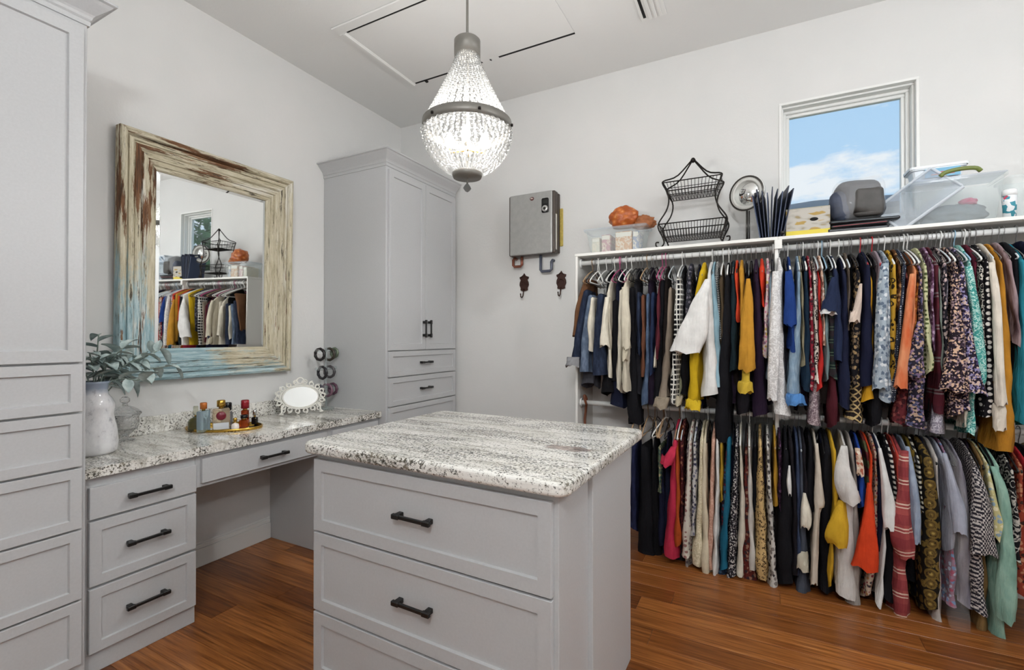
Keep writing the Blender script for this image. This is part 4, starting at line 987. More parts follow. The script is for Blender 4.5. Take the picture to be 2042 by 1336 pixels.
# ---- upper rod, left section
G('brown suede trousers folded on the leftmost upper hanger', 'trousers', 'f', fab('solid', '#6a4a34'), [(1170, 545, 20), (1158, 590, 22), (1148, 640, 14), (1143, 672, 8)], hg='t')
G('dark navy cuffed jeans second from the left panel', 'jeans', 'f', DKD, [(1168, 580, 16), (1156, 640, 22), (1146, 700, 26), (1144, 716, 26)], dy=-.01, hg='b', cuff=(fab('solid', '#8f8f92'), [(1143, 712, 24), (1142, 730, 24)]))
G('faded blue-grey jeans beside the dark cuffed jeans', 'jeans', 'f', fab('denim', '#566479', '#8c9aae'), [(1176, 590, 14), (1166, 660, 20), (1161, 745, 26)], dy=-.02, hg='m')
G('charcoal trousers hanging low behind the faded jeans', 'trousers', 'f', fab('solid', '#44444a'), [(1180, 590, 20), (1174, 700, 30), (1172, 770, 40)], dy=.05, hg='b')
G('narrow off-white trousers left of the wide navy trousers', 'trousers', 'f', CRM, [(1180, 595, 10), (1176, 640, 14), (1176, 700, 9)], dy=-.035, hg='w')
G('wide dark navy jeans with a flared hem on a white hanger', 'jeans', 'f', DKD, [(1196, 588, 18), (1193, 660, 32), (1191, 745, 42)], dy=-.03, hg='w')
G('draped off-white top right of the wide navy jeans', 'top', 's', CRM, [(1212, 585, 12), (1214, 640, 10), (1215, 756, 9)], [(1210, 592, 10), (1206, 640, 13), (1207, 690, 18)], dy=.03, hg='w')
G('slim black trousers between the two off-white tops', 'trousers', 'f', BK, [(1226, 600, 18), (1224, 680, 20), (1222, 765, 20)], hg='p')
G('long cream wide-leg trousers beside the cream cardigan', 'trousers', 'f', CRM, [(1238, 580, 12), (1235, 680, 13), (1232, 782, 14)], dy=-.02, hg='w')
G('cream knit cardigan with one sleeve hanging in front', 'cardigan', 's', fab('solid', '#cfc7b4'), [(1245, 575, 12), (1246, 680, 14), (1246, 780, 16)], [(1244, 572, 12), (1248, 625, 17), (1250, 694, 16)], hg='w', cuff=(fab('solid', '#c6bda8'), [(1247, 695, 13), (1246, 718, 12)]))
G('long black trousers right of the cream cardigan', 'trousers', 'f', BK, [(1259, 575, 18), (1260, 700, 24), (1263, 820, 34), (1266, 850, 36)], dy=-.01, hg='b')
G('dark denim jeans between black and brown trousers', 'jeans', 'f', DKD, [(1272, 585, 10), (1273, 650, 11), (1274, 712, 10)], dy=-.02, hg='b')
G('brown corduroy trousers hanging left of the blue jeans', 'trousers', 'f', fab('solid', '#6b4534'), [(1281, 590, 10), (1281, 680, 10), (1280, 756, 9)], dy=-.02, hg='t')
G('flared mid-blue jeans right of the brown corduroys', 'jeans', 'f', fab('denim', '#46566e', '#74859d'), [(1291, 588, 10), (1290, 700, 10), (1285, 808, 20)], dy=-.01, hg='b')
G('dark indigo jeans beside the flared mid-blue jeans', 'jeans', 'f', fab('denim', '#202b45', '#33456a'), [(1301, 585, 10), (1299, 660, 10), (1297, 745, 12)], dy=-.02, hg='b')
G('narrow maroon top on a pink hanger', 'top', 's', fab('solid', '#5a2630'), [(1312, 590, 8), (1312, 640, 9), (1308, 720, 9)], dy=.04, hg='p')
G('black trousers with a white side stripe left of the taupe trousers', 'trousers', 'f', BK, [(1321, 560, 14), (1316, 680, 16), (1308, 800, 22)], hg='p', cuff=(CRM, [(1309, 684, 5), (1306, 730, 5)]))
G('taupe cuffed trousers left of the windowpane check trousers', 'trousers', 'f', fab('solid', '#8b7e70'), [(1336, 575, 10), (1331, 680, 17), (1322, 795, 26)], dy=-.02, hg='c', cuff=(fab('solid', '#8f8373'), [(1320, 792, 28), (1319, 812, 30)]))
G('black and white windowpane check trousers', 'trousers', 'f', fab('check', '#1b1b1e', '#d9d7d0'), [(1353, 555, 14), (1352, 600, 24), (1347, 700, 20), (1341, 805, 18)], dy=-.04, hg='w')
G('sage green cuffed trousers behind the windowpane check trousers', 'trousers', 'f', fab('solid', '#8d9078'), [(1362, 580, 12), (1358, 720, 14), (1353, 795, 14)], dy=.02, hg='c', cuff=(fab('solid', '#bdb39c'), [(1352, 788, 18), (1351, 806, 18)]))
G('charcoal floral blouse between check trousers and mustard trousers', 'blouse', 's', fab('floral', '#2a2b33', '#6a6670', '#4a4b55'), [(1374, 540, 16), (1372, 600, 16), (1370, 680, 16)], dy=.03, hg='m')
G('mustard yellow long tunic partly behind the white blouse', 'tunic', 's', fab('solid', '#c4a21f'), [(1400, 532, 20), (1390, 600, 22), (1385, 700, 28), (1381, 800, 29)], dy=.0, hg='m', cuff=(fab('solid', '#cfae2a'), [(1381, 798, 30), (1381, 815, 30)]))
G('white blouse with a wide flared sleeve', 'blouse', 's', fab('solid', '#dfdedb'), [(1414, 545, 12), (1413, 640, 26), (1415, 740, 40), (1415, 790, 48)], [(1410, 556, 10), (1398, 600, 32), (1382, 660, 58), (1370, 702, 62)], dy=-.03, hg='w')
G('light blue cotton shirt right of the white flared blouse', 'shirt', 's', fab('solid', '#8fb0bd'), [(1421, 548, 10), (1427, 640, 18), (1431, 770, 18)], dy=-.01, hg='m')
G('thin black and white striped top beside the light blue shirt', 'top', 's', fab('stripe', '#1a1a1c', '#cfcfcc', s=.3), [(1428, 548, 8), (1433, 600, 8), (1437, 680, 8)], dy=.02, hg='m')
G('olive brown top left of the long black dress', 'top', 's', fab('solid', '#4d4030'), [(1438, 560, 12), (1440, 620, 13), (1442, 700, 12)], hg='w')
G('long black dress reaching down over the lower rod', 'dress', 's', BK, [(1450, 556, 14), (1447, 660, 26), (1441, 790, 36), (1440, 880, 38)], dy=-.01, hg='w')
G('dark green-navy top beside the long black dress', 'top', 's', fab('solid', '#1b2a30'), [(1461, 550, 12), (1462, 650, 18), (1462, 740, 20)], hg='m')
G('orange-red top peeking out left of the mustard cardigan', 'top', 's', fab('solid', '#c8452a'), [(1468, 545, 10), (1470, 580, 10), (1472, 640, 6)], dy=-.005, hg='m')
G('mustard cardigan with two long sleeves', 'cardigan', 's', fab('solid', '#b9862f'), [(1478, 535, 12), (1481, 610, 14), (1484, 725, 16)], [(1492, 555, 9), (1491, 640, 26), (1490, 738, 33)], dy=-.02, hg='m', cuff=(fab('solid', '#c3a43a'), [(1488, 733, 15), (1488, 758, 15), (1487, 763, 28), (1487, 782, 31)]))
G('black tunic below the mustard cardigan', 'tunic', 's', BK2, [(1487, 560, 20), (1486, 700, 28), (1482, 822, 36)], dy=.05, hg='b')
G('long dark plum coat left of the upright partition', 'coat', 's', fab('solid', '#2a1d30'), [(1508, 532, 16), (1512, 660, 26), (1517, 828, 40)], dy=.01, hg='b')
G('bright red top in front of the upright partition', 'top', 's', fab('solid', '#c83a24'), [(1520, 524, 14), (1520, 560, 10), (1521, 610, 6)], hg='m')
G('pink and white floral blouse next to the bagged white dress', 'blouse', 's', fab('floral', '#d7c7c4', '#c27a96', '#b59a52', '#8a6b80'), [(1532, 540, 10), (1528, 620, 11), (1527, 712, 13)], hg='m')
G('pale blue blouse half hidden behind the bagged white dress', 'blouse', 's', fab('solid', '#9fb4c4'), [(1537, 560, 8), (1536, 680, 9), (1536, 765, 11)], dy=.01, hg='m')
G('white lace dress hanging in a clear garment bag', 'dress', 's', fab('squiggle', '#c9c7c6', '#e4e3e2', s=1.4), [(1556, 535, 16), (1554, 640, 20), (1555, 760, 26), (1562, 828, 44)], [(1548, 540, 14), (1546, 620, 22), (1543, 720, 22), (1540, 796, 20)], dy=-.01, hg='w')
# ---- upper rod, right section
G('royal blue short-sleeved top right of the bagged white dress', 'top', 's', fab('solid', '#1f3a78'), [(1576, 540, 10), (1580, 640, 14), (1580, 700, 14)], [(1572, 540, 13), (1575, 590, 20), (1577, 648, 26)], dy=-.015, hg='w')
G('light washed denim shirt with a bright blue hem', 'shirt', 's', fab('denim', '#7f97ab', '#b4c4d0'), [(1594, 545, 9), (1590, 640, 20), (1584, 720, 28), (1582, 790, 29)], dy=.0, hg='c', cuff=(fab('solid', '#4f7fb8'), [(1584, 786, 34), (1586, 806, 42)]))
G('khaki blouse with grey placket right of the denim shirt', 'blouse', 's', fab('solid', '#8a8168'), [(1598, 545, 8), (1602, 650, 8), (1602, 730, 8)], dy=.01, hg='m')
G('dark teal long dress left of the red floral blouse', 'dress', 's', fab('solid', '#17293a'), [(1608, 545, 12), (1610, 660, 18), (1609, 780, 22)], hg='w')
G('crimson floral blouse beside the leopard-print blouse', 'blouse', 's', fab('floral', '#8c2436', '#c9a8a0', '#3a2028', '#7a2030'), [(1616, 545, 9), (1619, 620, 10), (1620, 780, 12)], hg='m')
G('black and white leopard-print blouse beside the scarlet top', 'blouse', 's', fab('leopard', '#cfc6bb', '#1a1719', s=1.0), [(1625, 555, 10), (1628, 640, 11), (1630, 762, 11)], dy=-.012, hg='m')
G('scarlet long-sleeved top with a leopard strip', 'top', 's', fab('solid', '#b52c28'), [(1634, 560, 8), (1636, 660, 10), (1636, 776, 16)], dy=-.008, hg='m')
G('mauve lace skirt hanging low under the scarlet top', 'skirt', 's', fab('squiggle', '#75646a', '#b5a6a8', s=2), [(1630, 560, 10), (1626, 740, 18), (1622, 850, 30)], dy=.02, hg='c')
G('peach and white print blouse next to the navy ringer tee', 'blouse', 's', fab('floral', '#c9a58f', '#e4d8cc', '#7a5248'), [(1640, 545, 9), (1642, 600, 9), (1644, 690, 8)], hg='w')
G('grey-teal camisole hanging below the navy ringer tee', 'camisole', 's', fab('solid', '#6f8284'), [(1648, 570, 8), (1649, 660, 11), (1650, 757, 12)], dy=.0, hg='l')
G('navy ringer tee with a white-edged short sleeve', 'tee', 's', fab('solid', '#222b45'), [(1668, 545, 14), (1672, 620, 22), (1674, 720, 26)], [(1664, 552, 12), (1658, 590, 26), (1652, 620, 32)], dy=-.03, hg='w', cuff=(fab('solid', '#d9d8d6'), [(1651, 618, 33), (1650, 626, 34)]))
G('dark green plaid shirt below the navy ringer tee', 'shirt', 's', fab('plaid', '#1f2d2c', '#34262c', '#5a6a58', s=.6), [(1660, 560, 16), (1662, 660, 22), (1664, 755, 24)], dy=.0, hg='c')
G('dark maroon blouse hanging low beside the black gold lattice top', 'blouse', 's', fab('solid', '#4a1c24'), [(1664, 560, 14), (1662, 740, 22), (1662, 848, 24)], dy=.02, hg='b')
G('deep navy dress with a plain front left of the cream-sleeved blouse', 'dress', 's', NVY, [(1685, 550, 16), (1686, 680, 28), (1687, 815, 34)], dy=-.005, hg='w')
G('grey-brown cardigan shoulder between the two navy dresses', 'cardigan', 's', fab('solid', '#5c5148'), [(1694, 540, 8), (1692, 590, 8), (1690, 660, 6)], hg='c')
G('black floral blouse with one cream bell sleeve', 'blouse', 's', fab('floral', '#17161a', '#9a805c', '#6b5a48'), [(1712, 545, 14), (1708, 660, 20), (1706, 770, 24)], [(1718, 565, 6), (1710, 610, 16), (1702, 642, 22)], dy=-.01, hg='b', trim=fab('solid', '#cbb9ab'))
G('black and gold lattice-print blouse hanging low', 'blouse', 's', fab('lattice', '#26201f', '#b29a6c'), [(1710, 560, 12), (1710, 740, 24), (1707, 842, 44)], dy=.02, hg='m')
G('long navy evening dress beside the pale blue floral blouse', 'dress', 's', fab('solid', '#181b30'), [(1732, 530, 16), (1730, 650, 32), (1729, 770, 46)], dy=-.015, hg='r')
G('bright marigold top hem showing under the navy evening dress', 'top', 's', fab('solid', '#cf9a26'), [(1737, 560, 10), (1736, 740, 20), (1733, 797, 32)], dy=.005, hg='m')
G('black velvet top hanging behind the marigold hem', 'top', 's', BK, [(1744, 545, 14), (1746, 700, 22), (1748, 845, 30)], dy=.03, hg='b')
G('mauve grey blouse shoulder left of the pale blue floral blouse', 'blouse', 's', fab('solid', '#8f8189'), [(1756, 522, 14), (1752, 580, 12), (1750, 660, 8)], hg='r')
G('pale blue-grey floral long blouse', 'blouse', 's', fab('floral', '#9aa6b0', '#cfd4d6', '#5d6b7c'), [(1770, 520, 12), (1772, 640, 16), (1768, 800, 34)], [(1766, 524, 14), (1760, 600, 24), (1757, 690, 27), (1752, 775, 30)], dy=-.01, hg='c')
G('mustard leopard-print blouse right of the pale blue floral', 'blouse', 's', fab('leopard', '#b18a2f', '#2b2216', s=.8), [(1784, 528, 14), (1782, 620, 18), (1780, 720, 15), (1776, 775, 14)], dy=-.008, hg='w')
G('brown print blouse shoulder behind the mustard leopard print', 'blouse', 's', fab('floral', '#5b3a22', '#a07a52', '#2f2218'), [(1796, 532, 10), (1794, 620, 10), (1790, 700, 8)], dy=.005, hg='m')
G('navy and white pin-dot blouse left of the coral blouse', 'blouse', 's', fab('dots', '#2d3342', '#a9adb4', s=2.2), [(1806, 532, 12), (1796, 640, 14), (1786, 720, 16), (1780, 800, 24)], dy=-.004, hg='m')
G('coral orange silk blouse', 'blouse', 's', fab('ombre', '#c2754e', '#cf8a63', '#bf5a32'), [(1826, 540, 10), (1822, 640, 12), (1815, 740, 14)], [(1822, 545, 10), (1812, 620, 17), (1803, 700, 22), (1794, 772, 28)], dy=-.014, hg='w')
G('rust paisley blouse between coral blouse and dark floral blouse', 'blouse', 's', fab('floral', '#8b4a1f', '#c98a3c', '#3a2218'), [(1832, 545, 10), (1828, 640, 14), (1824, 720, 16)], dy=.002, hg='w')
G('brick red dress hem hanging low under the dark floral blouse', 'dress', 's', fab('floral', '#5c2428', '#8a4a44', '#3a1a1e'), [(1812, 560, 10), (1806, 760, 30), (1800, 850, 46)], dy=.02, hg='b')
G('dark multicolour floral blouse with a gathered sleeve', 'blouse', 's', fab('speckle', '#26232e', '#7d6a86', '#a88f7c', '#474a68', s=.8), [(1838, 540, 10), (1838, 660, 18), (1832, 780, 44), (1828, 852, 58)], [(1836, 640, 12), (1830, 690, 26), (1822, 735, 40), (1828, 752, 30)], dy=-.02, hg='m')
G('pale green and olive dotted blouse', 'blouse', 's', fab('dots', '#c3c39a', '#4f5a34', s=1.1), [(1846, 530, 12), (1849, 620, 17), (1854, 700, 18), (1857, 745, 15)], dy=-.02, hg='m')
G('lilac patterned blouse right of the green dotted blouse', 'blouse', 's', fab('floral', '#7a5a74', '#b9a2b8', '#4d2c44'), [(1860, 530, 12), (1860, 600, 12), (1862, 700, 10)], dy=.0, hg='m')
G('maroon striped-hem dress left of the pink and black floral', 'dress', 's', fab('plaid', '#5a2029', '#45202a', '#75686a', s=1.4), [(1870, 530, 12), (1872, 640, 14), (1876, 740, 24), (1878, 825, 36)], dy=-.004, hg='m')
G('thin grey-green piped shirt beside the maroon dress', 'shirt', 's', fab('solid', '#7d8780'), [(1875, 540, 5), (1878, 640, 6), (1882, 740, 5)], dy=-.010, hg='m')
G('pink and black floral blouse over navy', 'blouse', 's', fab('floral', '#26232b', '#c9b2ae', '#8f7f86', '#b8a6a0', s=1.1), [(1886, 528, 12), (1887, 620, 16), (1888, 740, 18)], dy=-.006, hg='m')
G('pale lilac lace skirt hanging low right of the maroon dress', 'skirt', 's', fab('squiggle', '#8f8a98', '#c9c6cf', s=2), [(1890, 560, 10), (1878, 780, 24), (1868, 868, 34)], dy=.03, hg='c')
G('black confetti-print blouse with a flared sleeve, left one', 'blouse', 's', fab('speckle', '#221a22', '#8f7a80', '#c9a88f', '#3a2c38', s=1.0), [(1908, 530, 12), (1910, 650, 22), (1912, 830, 34)], [(1906, 545, 12), (1907, 640, 24), (1905, 720, 42), (1902, 778, 62)], dy=-.02, hg='w')
G('blue-edged black confetti-print blouse with a flared sleeve, right one', 'blouse', 's', fab('speckle', '#241d2c', '#8a83a8', '#c0a89c', '#4b4468', s=1.0), [(1922, 530, 10), (1926, 650, 20), (1930, 820, 24)], [(1920, 545, 12), (1926, 640, 22), (1934, 730, 38), (1939, 784, 50)], dy=-.012, hg='m')
G('cream top showing below the blue-edged confetti blouse', 'top', 's', CRM, [(1926, 540, 8), (1928, 700, 10), (1930, 850, 12)], dy=.01, hg='c')
G('turquoise and white print blouse with a full sleeve', 'blouse', 's', fab('squiggle', '#3f8f88', '#b4d4cc', s=2.2), [(1936, 525, 10), (1942, 660, 14), (1943, 780, 14), (1940, 866, 16)], [(1934, 530, 14), (1944, 610, 20), (1950, 690, 26), (1954, 745, 24), (1948, 772, 18)], dy=-.008, hg='l')
G('burgundy knit shoulder behind the turquoise blouse', 'sweater', 's', fab('solid', '#5a1f2e'), [(1946, 515, 14), (1948, 580, 10), (1950, 640, 8)], dy=.02, hg='b')
G('black blouse with white squiggle print', 'blouse', 's', fab('squiggle', '#1b191c', '#c9c3b8', s=1.5), [(1958, 535, 12), (1961, 600, 18), (1962, 690, 16)], dy=-.006, hg='w')
G('long black polka-dot dress', 'dress', 's', fab('dots', '#161418', '#d5cfc8', s=.9), [(1970, 525, 14), (1973, 620, 24), (1975, 740, 27), (1973, 832, 30)], dy=-.012, hg='b')
G('cream ribbed long cardigan in front of the mustard coat', 'cardigan', 's', fab('solid', '#d6cdbf'), [(1984, 520, 10), (1988, 640, 14), (1990, 760, 16)], [(1980, 522, 12), (1988, 600, 17), (1992, 720, 20), (1995, 806, 25)], dy=-.02, hg='c', cuff=(fab('solid', '#cfc5b6'), [(1995, 804, 26), (1993, 856, 27)]))
G('long mustard wool coat with black buttons', 'coat', 's', fab('solid', '#b07a28'), [(1998, 525, 10), (2005, 640, 28), (2010, 780, 42), (2009, 903, 58)], dy=-.008, hg='m')
G('mauve marbled blouse right of the mustard coat', 'blouse', 's', fab('ombre', '#7a6468', '#a08c8e', '#5e4a50'), [(2016, 522, 14), (2026, 580, 16), (2032, 640, 14), (2035, 690, 12)], dy=-.004, hg='m')
G('black top shoulder behind the mauve marbled blouse', 'top', 's', BK, [(2026, 500, 18), (2030, 600, 16), (2032, 800, 18)], dy=.02, hg='c')
G('teal dress cut by the right edge of the photo', 'dress', 's', fab('solid', '#2a7f90'), [(2044, 525, 16), (2046, 660, 24), (2047, 850, 34)], dy=-.01, hg='m')
G('dark navy dress just past the teal dress', 'dress', 's', NVY, [(2070, 520, 16), (2072, 650, 26), (2074, 850, 36)], hg='b')
G('grey blouse past the right edge of the photo', 'blouse', 's', fab('solid', '#6a6a70'), [(2096, 515, 14), (2098, 640, 22), (2100, 800, 30)], hg='b')
G('olive blouse second from the right end panel', 'blouse', 's', fab('solid', '#5a5a3a'), [(2122, 512, 14), (2124, 640, 22), (2126, 800, 30)], hg='b')
G('burgundy dress nearest the right end panel', 'dress', 's', fab('solid', '#4a1c28'), [(2146, 510, 14), (2148, 640, 24), (2150, 840, 34)], hg='m')
# clear garment bag over the lace dress
def bag(label, st, dy, rod, top):
    rodz = RZU if rod == 'U' else RZL; YF = -.50 + dy; o = []
    for px, py, w in st:
        p = atY(px, py, YF); q = atY(px + w, py, YF); o.append((p[0], p[2], abs(q[0] - p[0])))
    xh = o[0][0]; o[0] = (xh, min(o[0][1], rodz - .12), o[0][2])
    v, f, _ = body_mesh(o, xh, YF, 's', rodz, 900 + len(st)); f = f[:-27]
    e = pyd('garment_bag', [(p[0], p[1], p[2]) for p in v], f, film('thin_garment_film', '#ffffff', .09, .10)); tag(e, label, 'garment bag', 'clear garment bags'); return e
bag('clear plastic garment bag over the white lace dress', [(1553, 532, 24), (1551, 620, 32), (1552, 740, 38), (1562, 832, 56)], -.005, U, 0)

# ---- lower rod
G('indigo jeans just right of the island', 'jeans', 'f', fab('denim', '#20243f', '#343c66'), [(1262, 890, 12), (1262, 980, 15), (1262, 1060, 18)], rod=Lo, hg='t')
G('black wide trousers right of the indigo jeans on the lower rod', 'trousers', 'f', BK, [(1284, 892, 24), (1287, 1000, 34), (1290, 1112, 46)], dy=-.01, rod=Lo, hg='t')
G('green printed scarf hanging left of the pink-red dress', 'scarf', 'f', fab('floral', '#5d6a55', '#a79a78', '#2f4a4a'), [(1314, 894, 9), (1315, 930, 9), (1316, 985, 6)], dy=-.03, rod=Lo, hg='t')
G('dark navy trousers left of the pink-red dress', 'trousers', 'f', NVY, [(1318, 900, 14), (1319, 1000, 16), (1320, 1090, 18)], rod=Lo, hg='t')
G('pink-red dress with a short sleeve on the lower rod', 'dress', 's', fab('solid', '#b8304a'), [(1345, 885, 12), (1344, 960, 22), (1339, 1040, 28), (1336, 1112, 37)], [(1342, 892, 10), (1336, 910, 20), (1330, 926, 24)], dy=-.02, rod=Lo, hg='t')
G('rust orange skirt hanging over the pink-red dress', 'skirt', 's', fab('solid', '#a64a20'), [(1349, 900, 8), (1350, 1000, 14), (1349, 1092, 24)], dy=-.028, rod=Lo, hg='w')
G('dark red floral blouse between the pink-red dress and white dotted blouse', 'blouse', 's', fab('floral', '#4a1c20', '#8c5a48', '#2c1416'), [(1358, 880, 9), (1359, 960, 10), (1360, 1060, 9)], dy=.0, rod=Lo, hg='c')
G('off-white blouse with tiny red dots', 'blouse', 's', fab('dots', '#cdc6ba', '#8f6a66', s=.8), [(1376, 882, 10), (1372, 960, 13), (1367, 1050, 18), (1366, 1112, 20)], dy=-.015, rod=Lo, hg='c')
G('grey white print blouse hem left of the cream lace blouse', 'blouse', 's', fab('leopard', '#a8a19a', '#5d5257', s=1.2), [(1372, 900, 9), (1372, 1040, 14), (1371, 1144, 16)], dy=.01, rod=Lo, hg='m')
G('white and navy floral blouse beside the cream lace blouses', 'blouse', 's', fab('floral', '#b9b6b4', '#34344a', '#6a6a7c'), [(1385, 885, 10), (1384, 960, 12), (1381, 1070, 13)], dy=-.008, rod=Lo, hg='c')
G('cream lace peplum blouse, left of the cream pair', 'blouse', 's', fab('squiggle', '#c9bd9f', '#ddd4bb', s=2), [(1399, 878, 11), (1397, 960, 15), (1393, 1060, 22), (1390, 1130, 30)], dy=-.014, rod=Lo, hg='c')
G('plain cream linen blouse, right of the cream pair', 'blouse', 's', fab('solid', '#d2c7ae'), [(1405, 880, 9), (1404, 970, 14), (1406, 1070, 18), (1409, 1146, 27)], dy=-.02, rod=Lo, hg='w')
G('blush pink sleeveless blouse on the lower rod', 'blouse', 's', fab('squiggle', '#bd9280', '#d0aa98', s=2), [(1422, 880, 10), (1419, 980, 13), (1416, 1090, 16), (1418, 1140, 18)], dy=-.01, rod=Lo, hg='c')
G('narrow white blouse between blush pink and yellow loops', 'blouse', 's', WHT, [(1430, 882, 8), (1430, 980, 10), (1427, 1060, 11), (1425, 1150, 12)], dy=-.02, rod=Lo, hg='c')
G('mustard ribbon-tie camisole left of the teal dress', 'camisole', 's', fab('solid', '#a8862c'), [(1438, 885, 7), (1438, 960, 10), (1438, 1000, 6)], dy=-.004, rod=Lo, hg='m')
G('teal blue dress in the middle of the lower left rod', 'dress', 's', fab('solid', '#1f5f78'), [(1453, 882, 12), (1450, 970, 16), (1445, 1060, 22), (1440, 1138, 27)], dy=-.012, rod=Lo, hg='m')
G('navy floral skirt hem under the teal dress', 'skirt', 's', fab('floral', '#1b2536', '#38506a', '#5a2430'), [(1450, 900, 10), (1440, 1080, 22), (1436, 1172, 28)], dy=.01, rod=Lo, hg='b')
G('black and white mini-print blouse right of the teal dress', 'blouse', 's', fab('speckle', '#1f1d22', '#b9b5b2', '#1f1d22', '#6a666c', s=1.2), [(1469, 885, 11), (1466, 960, 15), (1460, 1060, 22), (1456, 1152, 28)], dy=-.008, rod=Lo, hg='m')
G('ivory tank top, left of two, beside the mini-print blouse', 'tank top', 't', fab('solid', '#cfc8b8'), [(1476, 886, 5), (1479, 970, 10), (1480, 1030, 19), (1477, 1150, 24)], dy=-.03, rod=Lo, hg='w')
G('white tank top, right of two, left of the gold leopard dress', 'tank top', 't', fab('solid', '#c6c2bb'), [(1494, 886, 6), (1495, 970, 12), (1497, 1040, 17), (1502, 1140, 26)], dy=-.03, rod=Lo, hg='w')
G('maroon paisley skirt hems under the two tank tops', 'skirt', 's', fab('floral', '#5a2420', '#8c6a58', '#34282c'), [(1488, 905, 10), (1492, 1060, 30), (1494, 1162, 52)], dy=.02, rod=Lo, hg='b')
G('gold and black leopard dress on the lower rod', 'dress', 's', fab('leopard', '#c3a572', '#4a3a28', s=1.5), [(1516, 878, 9), (1517, 970, 18), (1519, 1070, 27), (1521, 1160, 29)], dy=-.014, rod=Lo, hg='m')
G('white dress with scattered black flowers', 'dress', 's', fab('floral', '#c6c3bd', '#3a3638', '#7d7672', s=.8), [(1531, 878, 9), (1534, 970, 12), (1539, 1070, 16), (1541, 1184, 24)], dy=-.008, rod=Lo, hg='c')
G('mustard blouse with a sash left of the long black gown', 'blouse', 's', fab('solid', '#a87f2c'), [(1546, 890, 8), (1547, 950, 11), (1547, 1010, 9)], dy=-.002, rod=Lo, hg='t')
G('purple sequined top beside the mustard sash blouse', 'top', 's', fab('floral', '#3a2438', '#6b4a68', '#201420'), [(1555, 885, 9), (1556, 960, 10), (1557, 1020, 8)], rod=Lo, hg='b')
G('long black gown reaching close to the floor', 'dress', 's', BK, [(1568, 905, 16), (1567, 1000, 32), (1566, 1090, 40), (1566, 1168, 42)], dy=-.02, rod=Lo, hg='b')
G('white triangular lapel jacket behind the long black gown', 'jacket', 's', BK2, [(1578, 880, 12), (1584, 980, 14), (1588, 1150, 18)], [(1574, 930, 4), (1573, 960, 9), (1575, 985, 5)], dy=-.012, rod=Lo, hg='c', trim=WHT)
G('slate blue denim dress right of the long black gown', 'dress', 's', fab('denim', '#303a52', '#4d5a74'), [(1590, 878, 10), (1592, 980, 13), (1592, 1080, 14), (1590, 1150, 14)], dy=-.01, rod=Lo, hg='c')
G('slate grey dress with a wide cream hem band', 'dress', 's', fab('solid', '#4a505c'), [(1598, 880, 10), (1600, 1040, 22), (1602, 1190, 32)], dy=.0, rod=Lo, hg='c', cuff=(fab('solid', '#b8b19f'), [(1599, 1100, 23), (1600, 1134, 24)]))
G('ivory tie-front blouse with a bow sleeve', 'blouse', 's', BK2, [(1604, 885, 10), (1606, 960, 12), (1608, 1020, 12)], [(1605, 985, 5), (1607, 1020, 20), (1606, 1042, 22), (1603, 1050, 16)], dy=-.016, rod=Lo, hg='m', trim=CRM)
G('black bomber top left of the ivory long-sleeved blouse', 'top', 's', BK, [(1617, 878, 14), (1616, 960, 26), (1613, 1020, 26)], dy=-.008, rod=Lo, hg='b')
G('ivory long-sleeved blouse with a gathered elbow', 'blouse', 's', fab('solid', '#c7bdae'), [(1628, 885, 6), (1628, 1010, 9), (1623, 1160, 14)], [(1629, 885, 5), (1633, 950, 13), (1634, 1004, 23), (1630, 1018, 12), (1626, 1080, 12), (1622, 1162, 14)], dy=-.02, rod=Lo, hg='m')
G('black tunic dress right of the ivory long-sleeved blouse', 'dress', 's', BK, [(1651, 870, 24), (1650, 960, 36), (1648, 1060, 32), (1646, 1180, 34)], dy=-.012, rod=Lo, hg='b')
G('golden yellow blouse with a puffed bell sleeve', 'blouse', 's', fab('solid', '#c39a2a'), [(1664, 892, 11), (1668, 1000, 14), (1660, 1090, 12), (1656, 1176, 14)], [(1680, 1000, 14), (1674, 1030, 32), (1667, 1064, 50), (1669, 1084, 38)], dy=-.045, rod=Lo, hg='m')
G('white asymmetric blouse with a pointed draped sleeve', 'blouse', 's', fab('solid', '#cfccc8'), [(1688, 886, 12), (1692, 1000, 34), (1688, 1100, 56), (1690, 1190, 64)], [(1684, 890, 12), (1680, 930, 30), (1686, 965, 44), (1697, 1000, 38)], dy=-.038, rod=Lo, hg='m')
G('light grey top behind the white asymmetric blouse', 'top', 's', fab('solid', '#a39c96'), [(1700, 882, 10), (1706, 980, 16), (1702, 1210, 44)], dy=-.01, rod=Lo, hg='c')
G('cream floral and cobalt blue blouse left of the orange top', 'blouse', 's', fab('solid', '#23428f'), [(1716, 890, 10), (1720, 960, 14), (1722, 1012, 20)], [(1711, 895, 9), (1714, 925, 14), (1716, 946, 16)], dy=-.02, rod=Lo, hg='m', trim=fab('floral', '#c6ad98', '#a05a48', '#d8cdbd'))
G('olive and maroon striped blouse above the orange sleeve', 'blouse', 's', fab('stripe', '#5a5a3c', '#5c2426', s=2.4), [(1731, 892, 10), (1734, 940, 14), (1735, 975, 12)], dy=-.02, rod=Lo, hg='b')
G('vivid orange-red blouse with a wide bell sleeve', 'blouse', 's', fab('solid', '#c8401f'), [(1738, 900, 8), (1736, 1000, 12), (1732, 1100, 20)], [(1735, 965, 8), (1733, 1020, 22), (1729, 1080, 38), (1726, 1130, 54)], dy=-.04, rod=Lo, hg='b')
G('multicolour floral dress behind the orange bell sleeve', 'dress', 's', fab('floral', '#b9a593', '#7d2f3c', '#3d3438', '#a87a54', s=1.2), [(1747, 890, 8), (1748, 1000, 14), (1742, 1100, 16), (1730, 1190, 24)], dy=-.006, rod=Lo, hg='c')
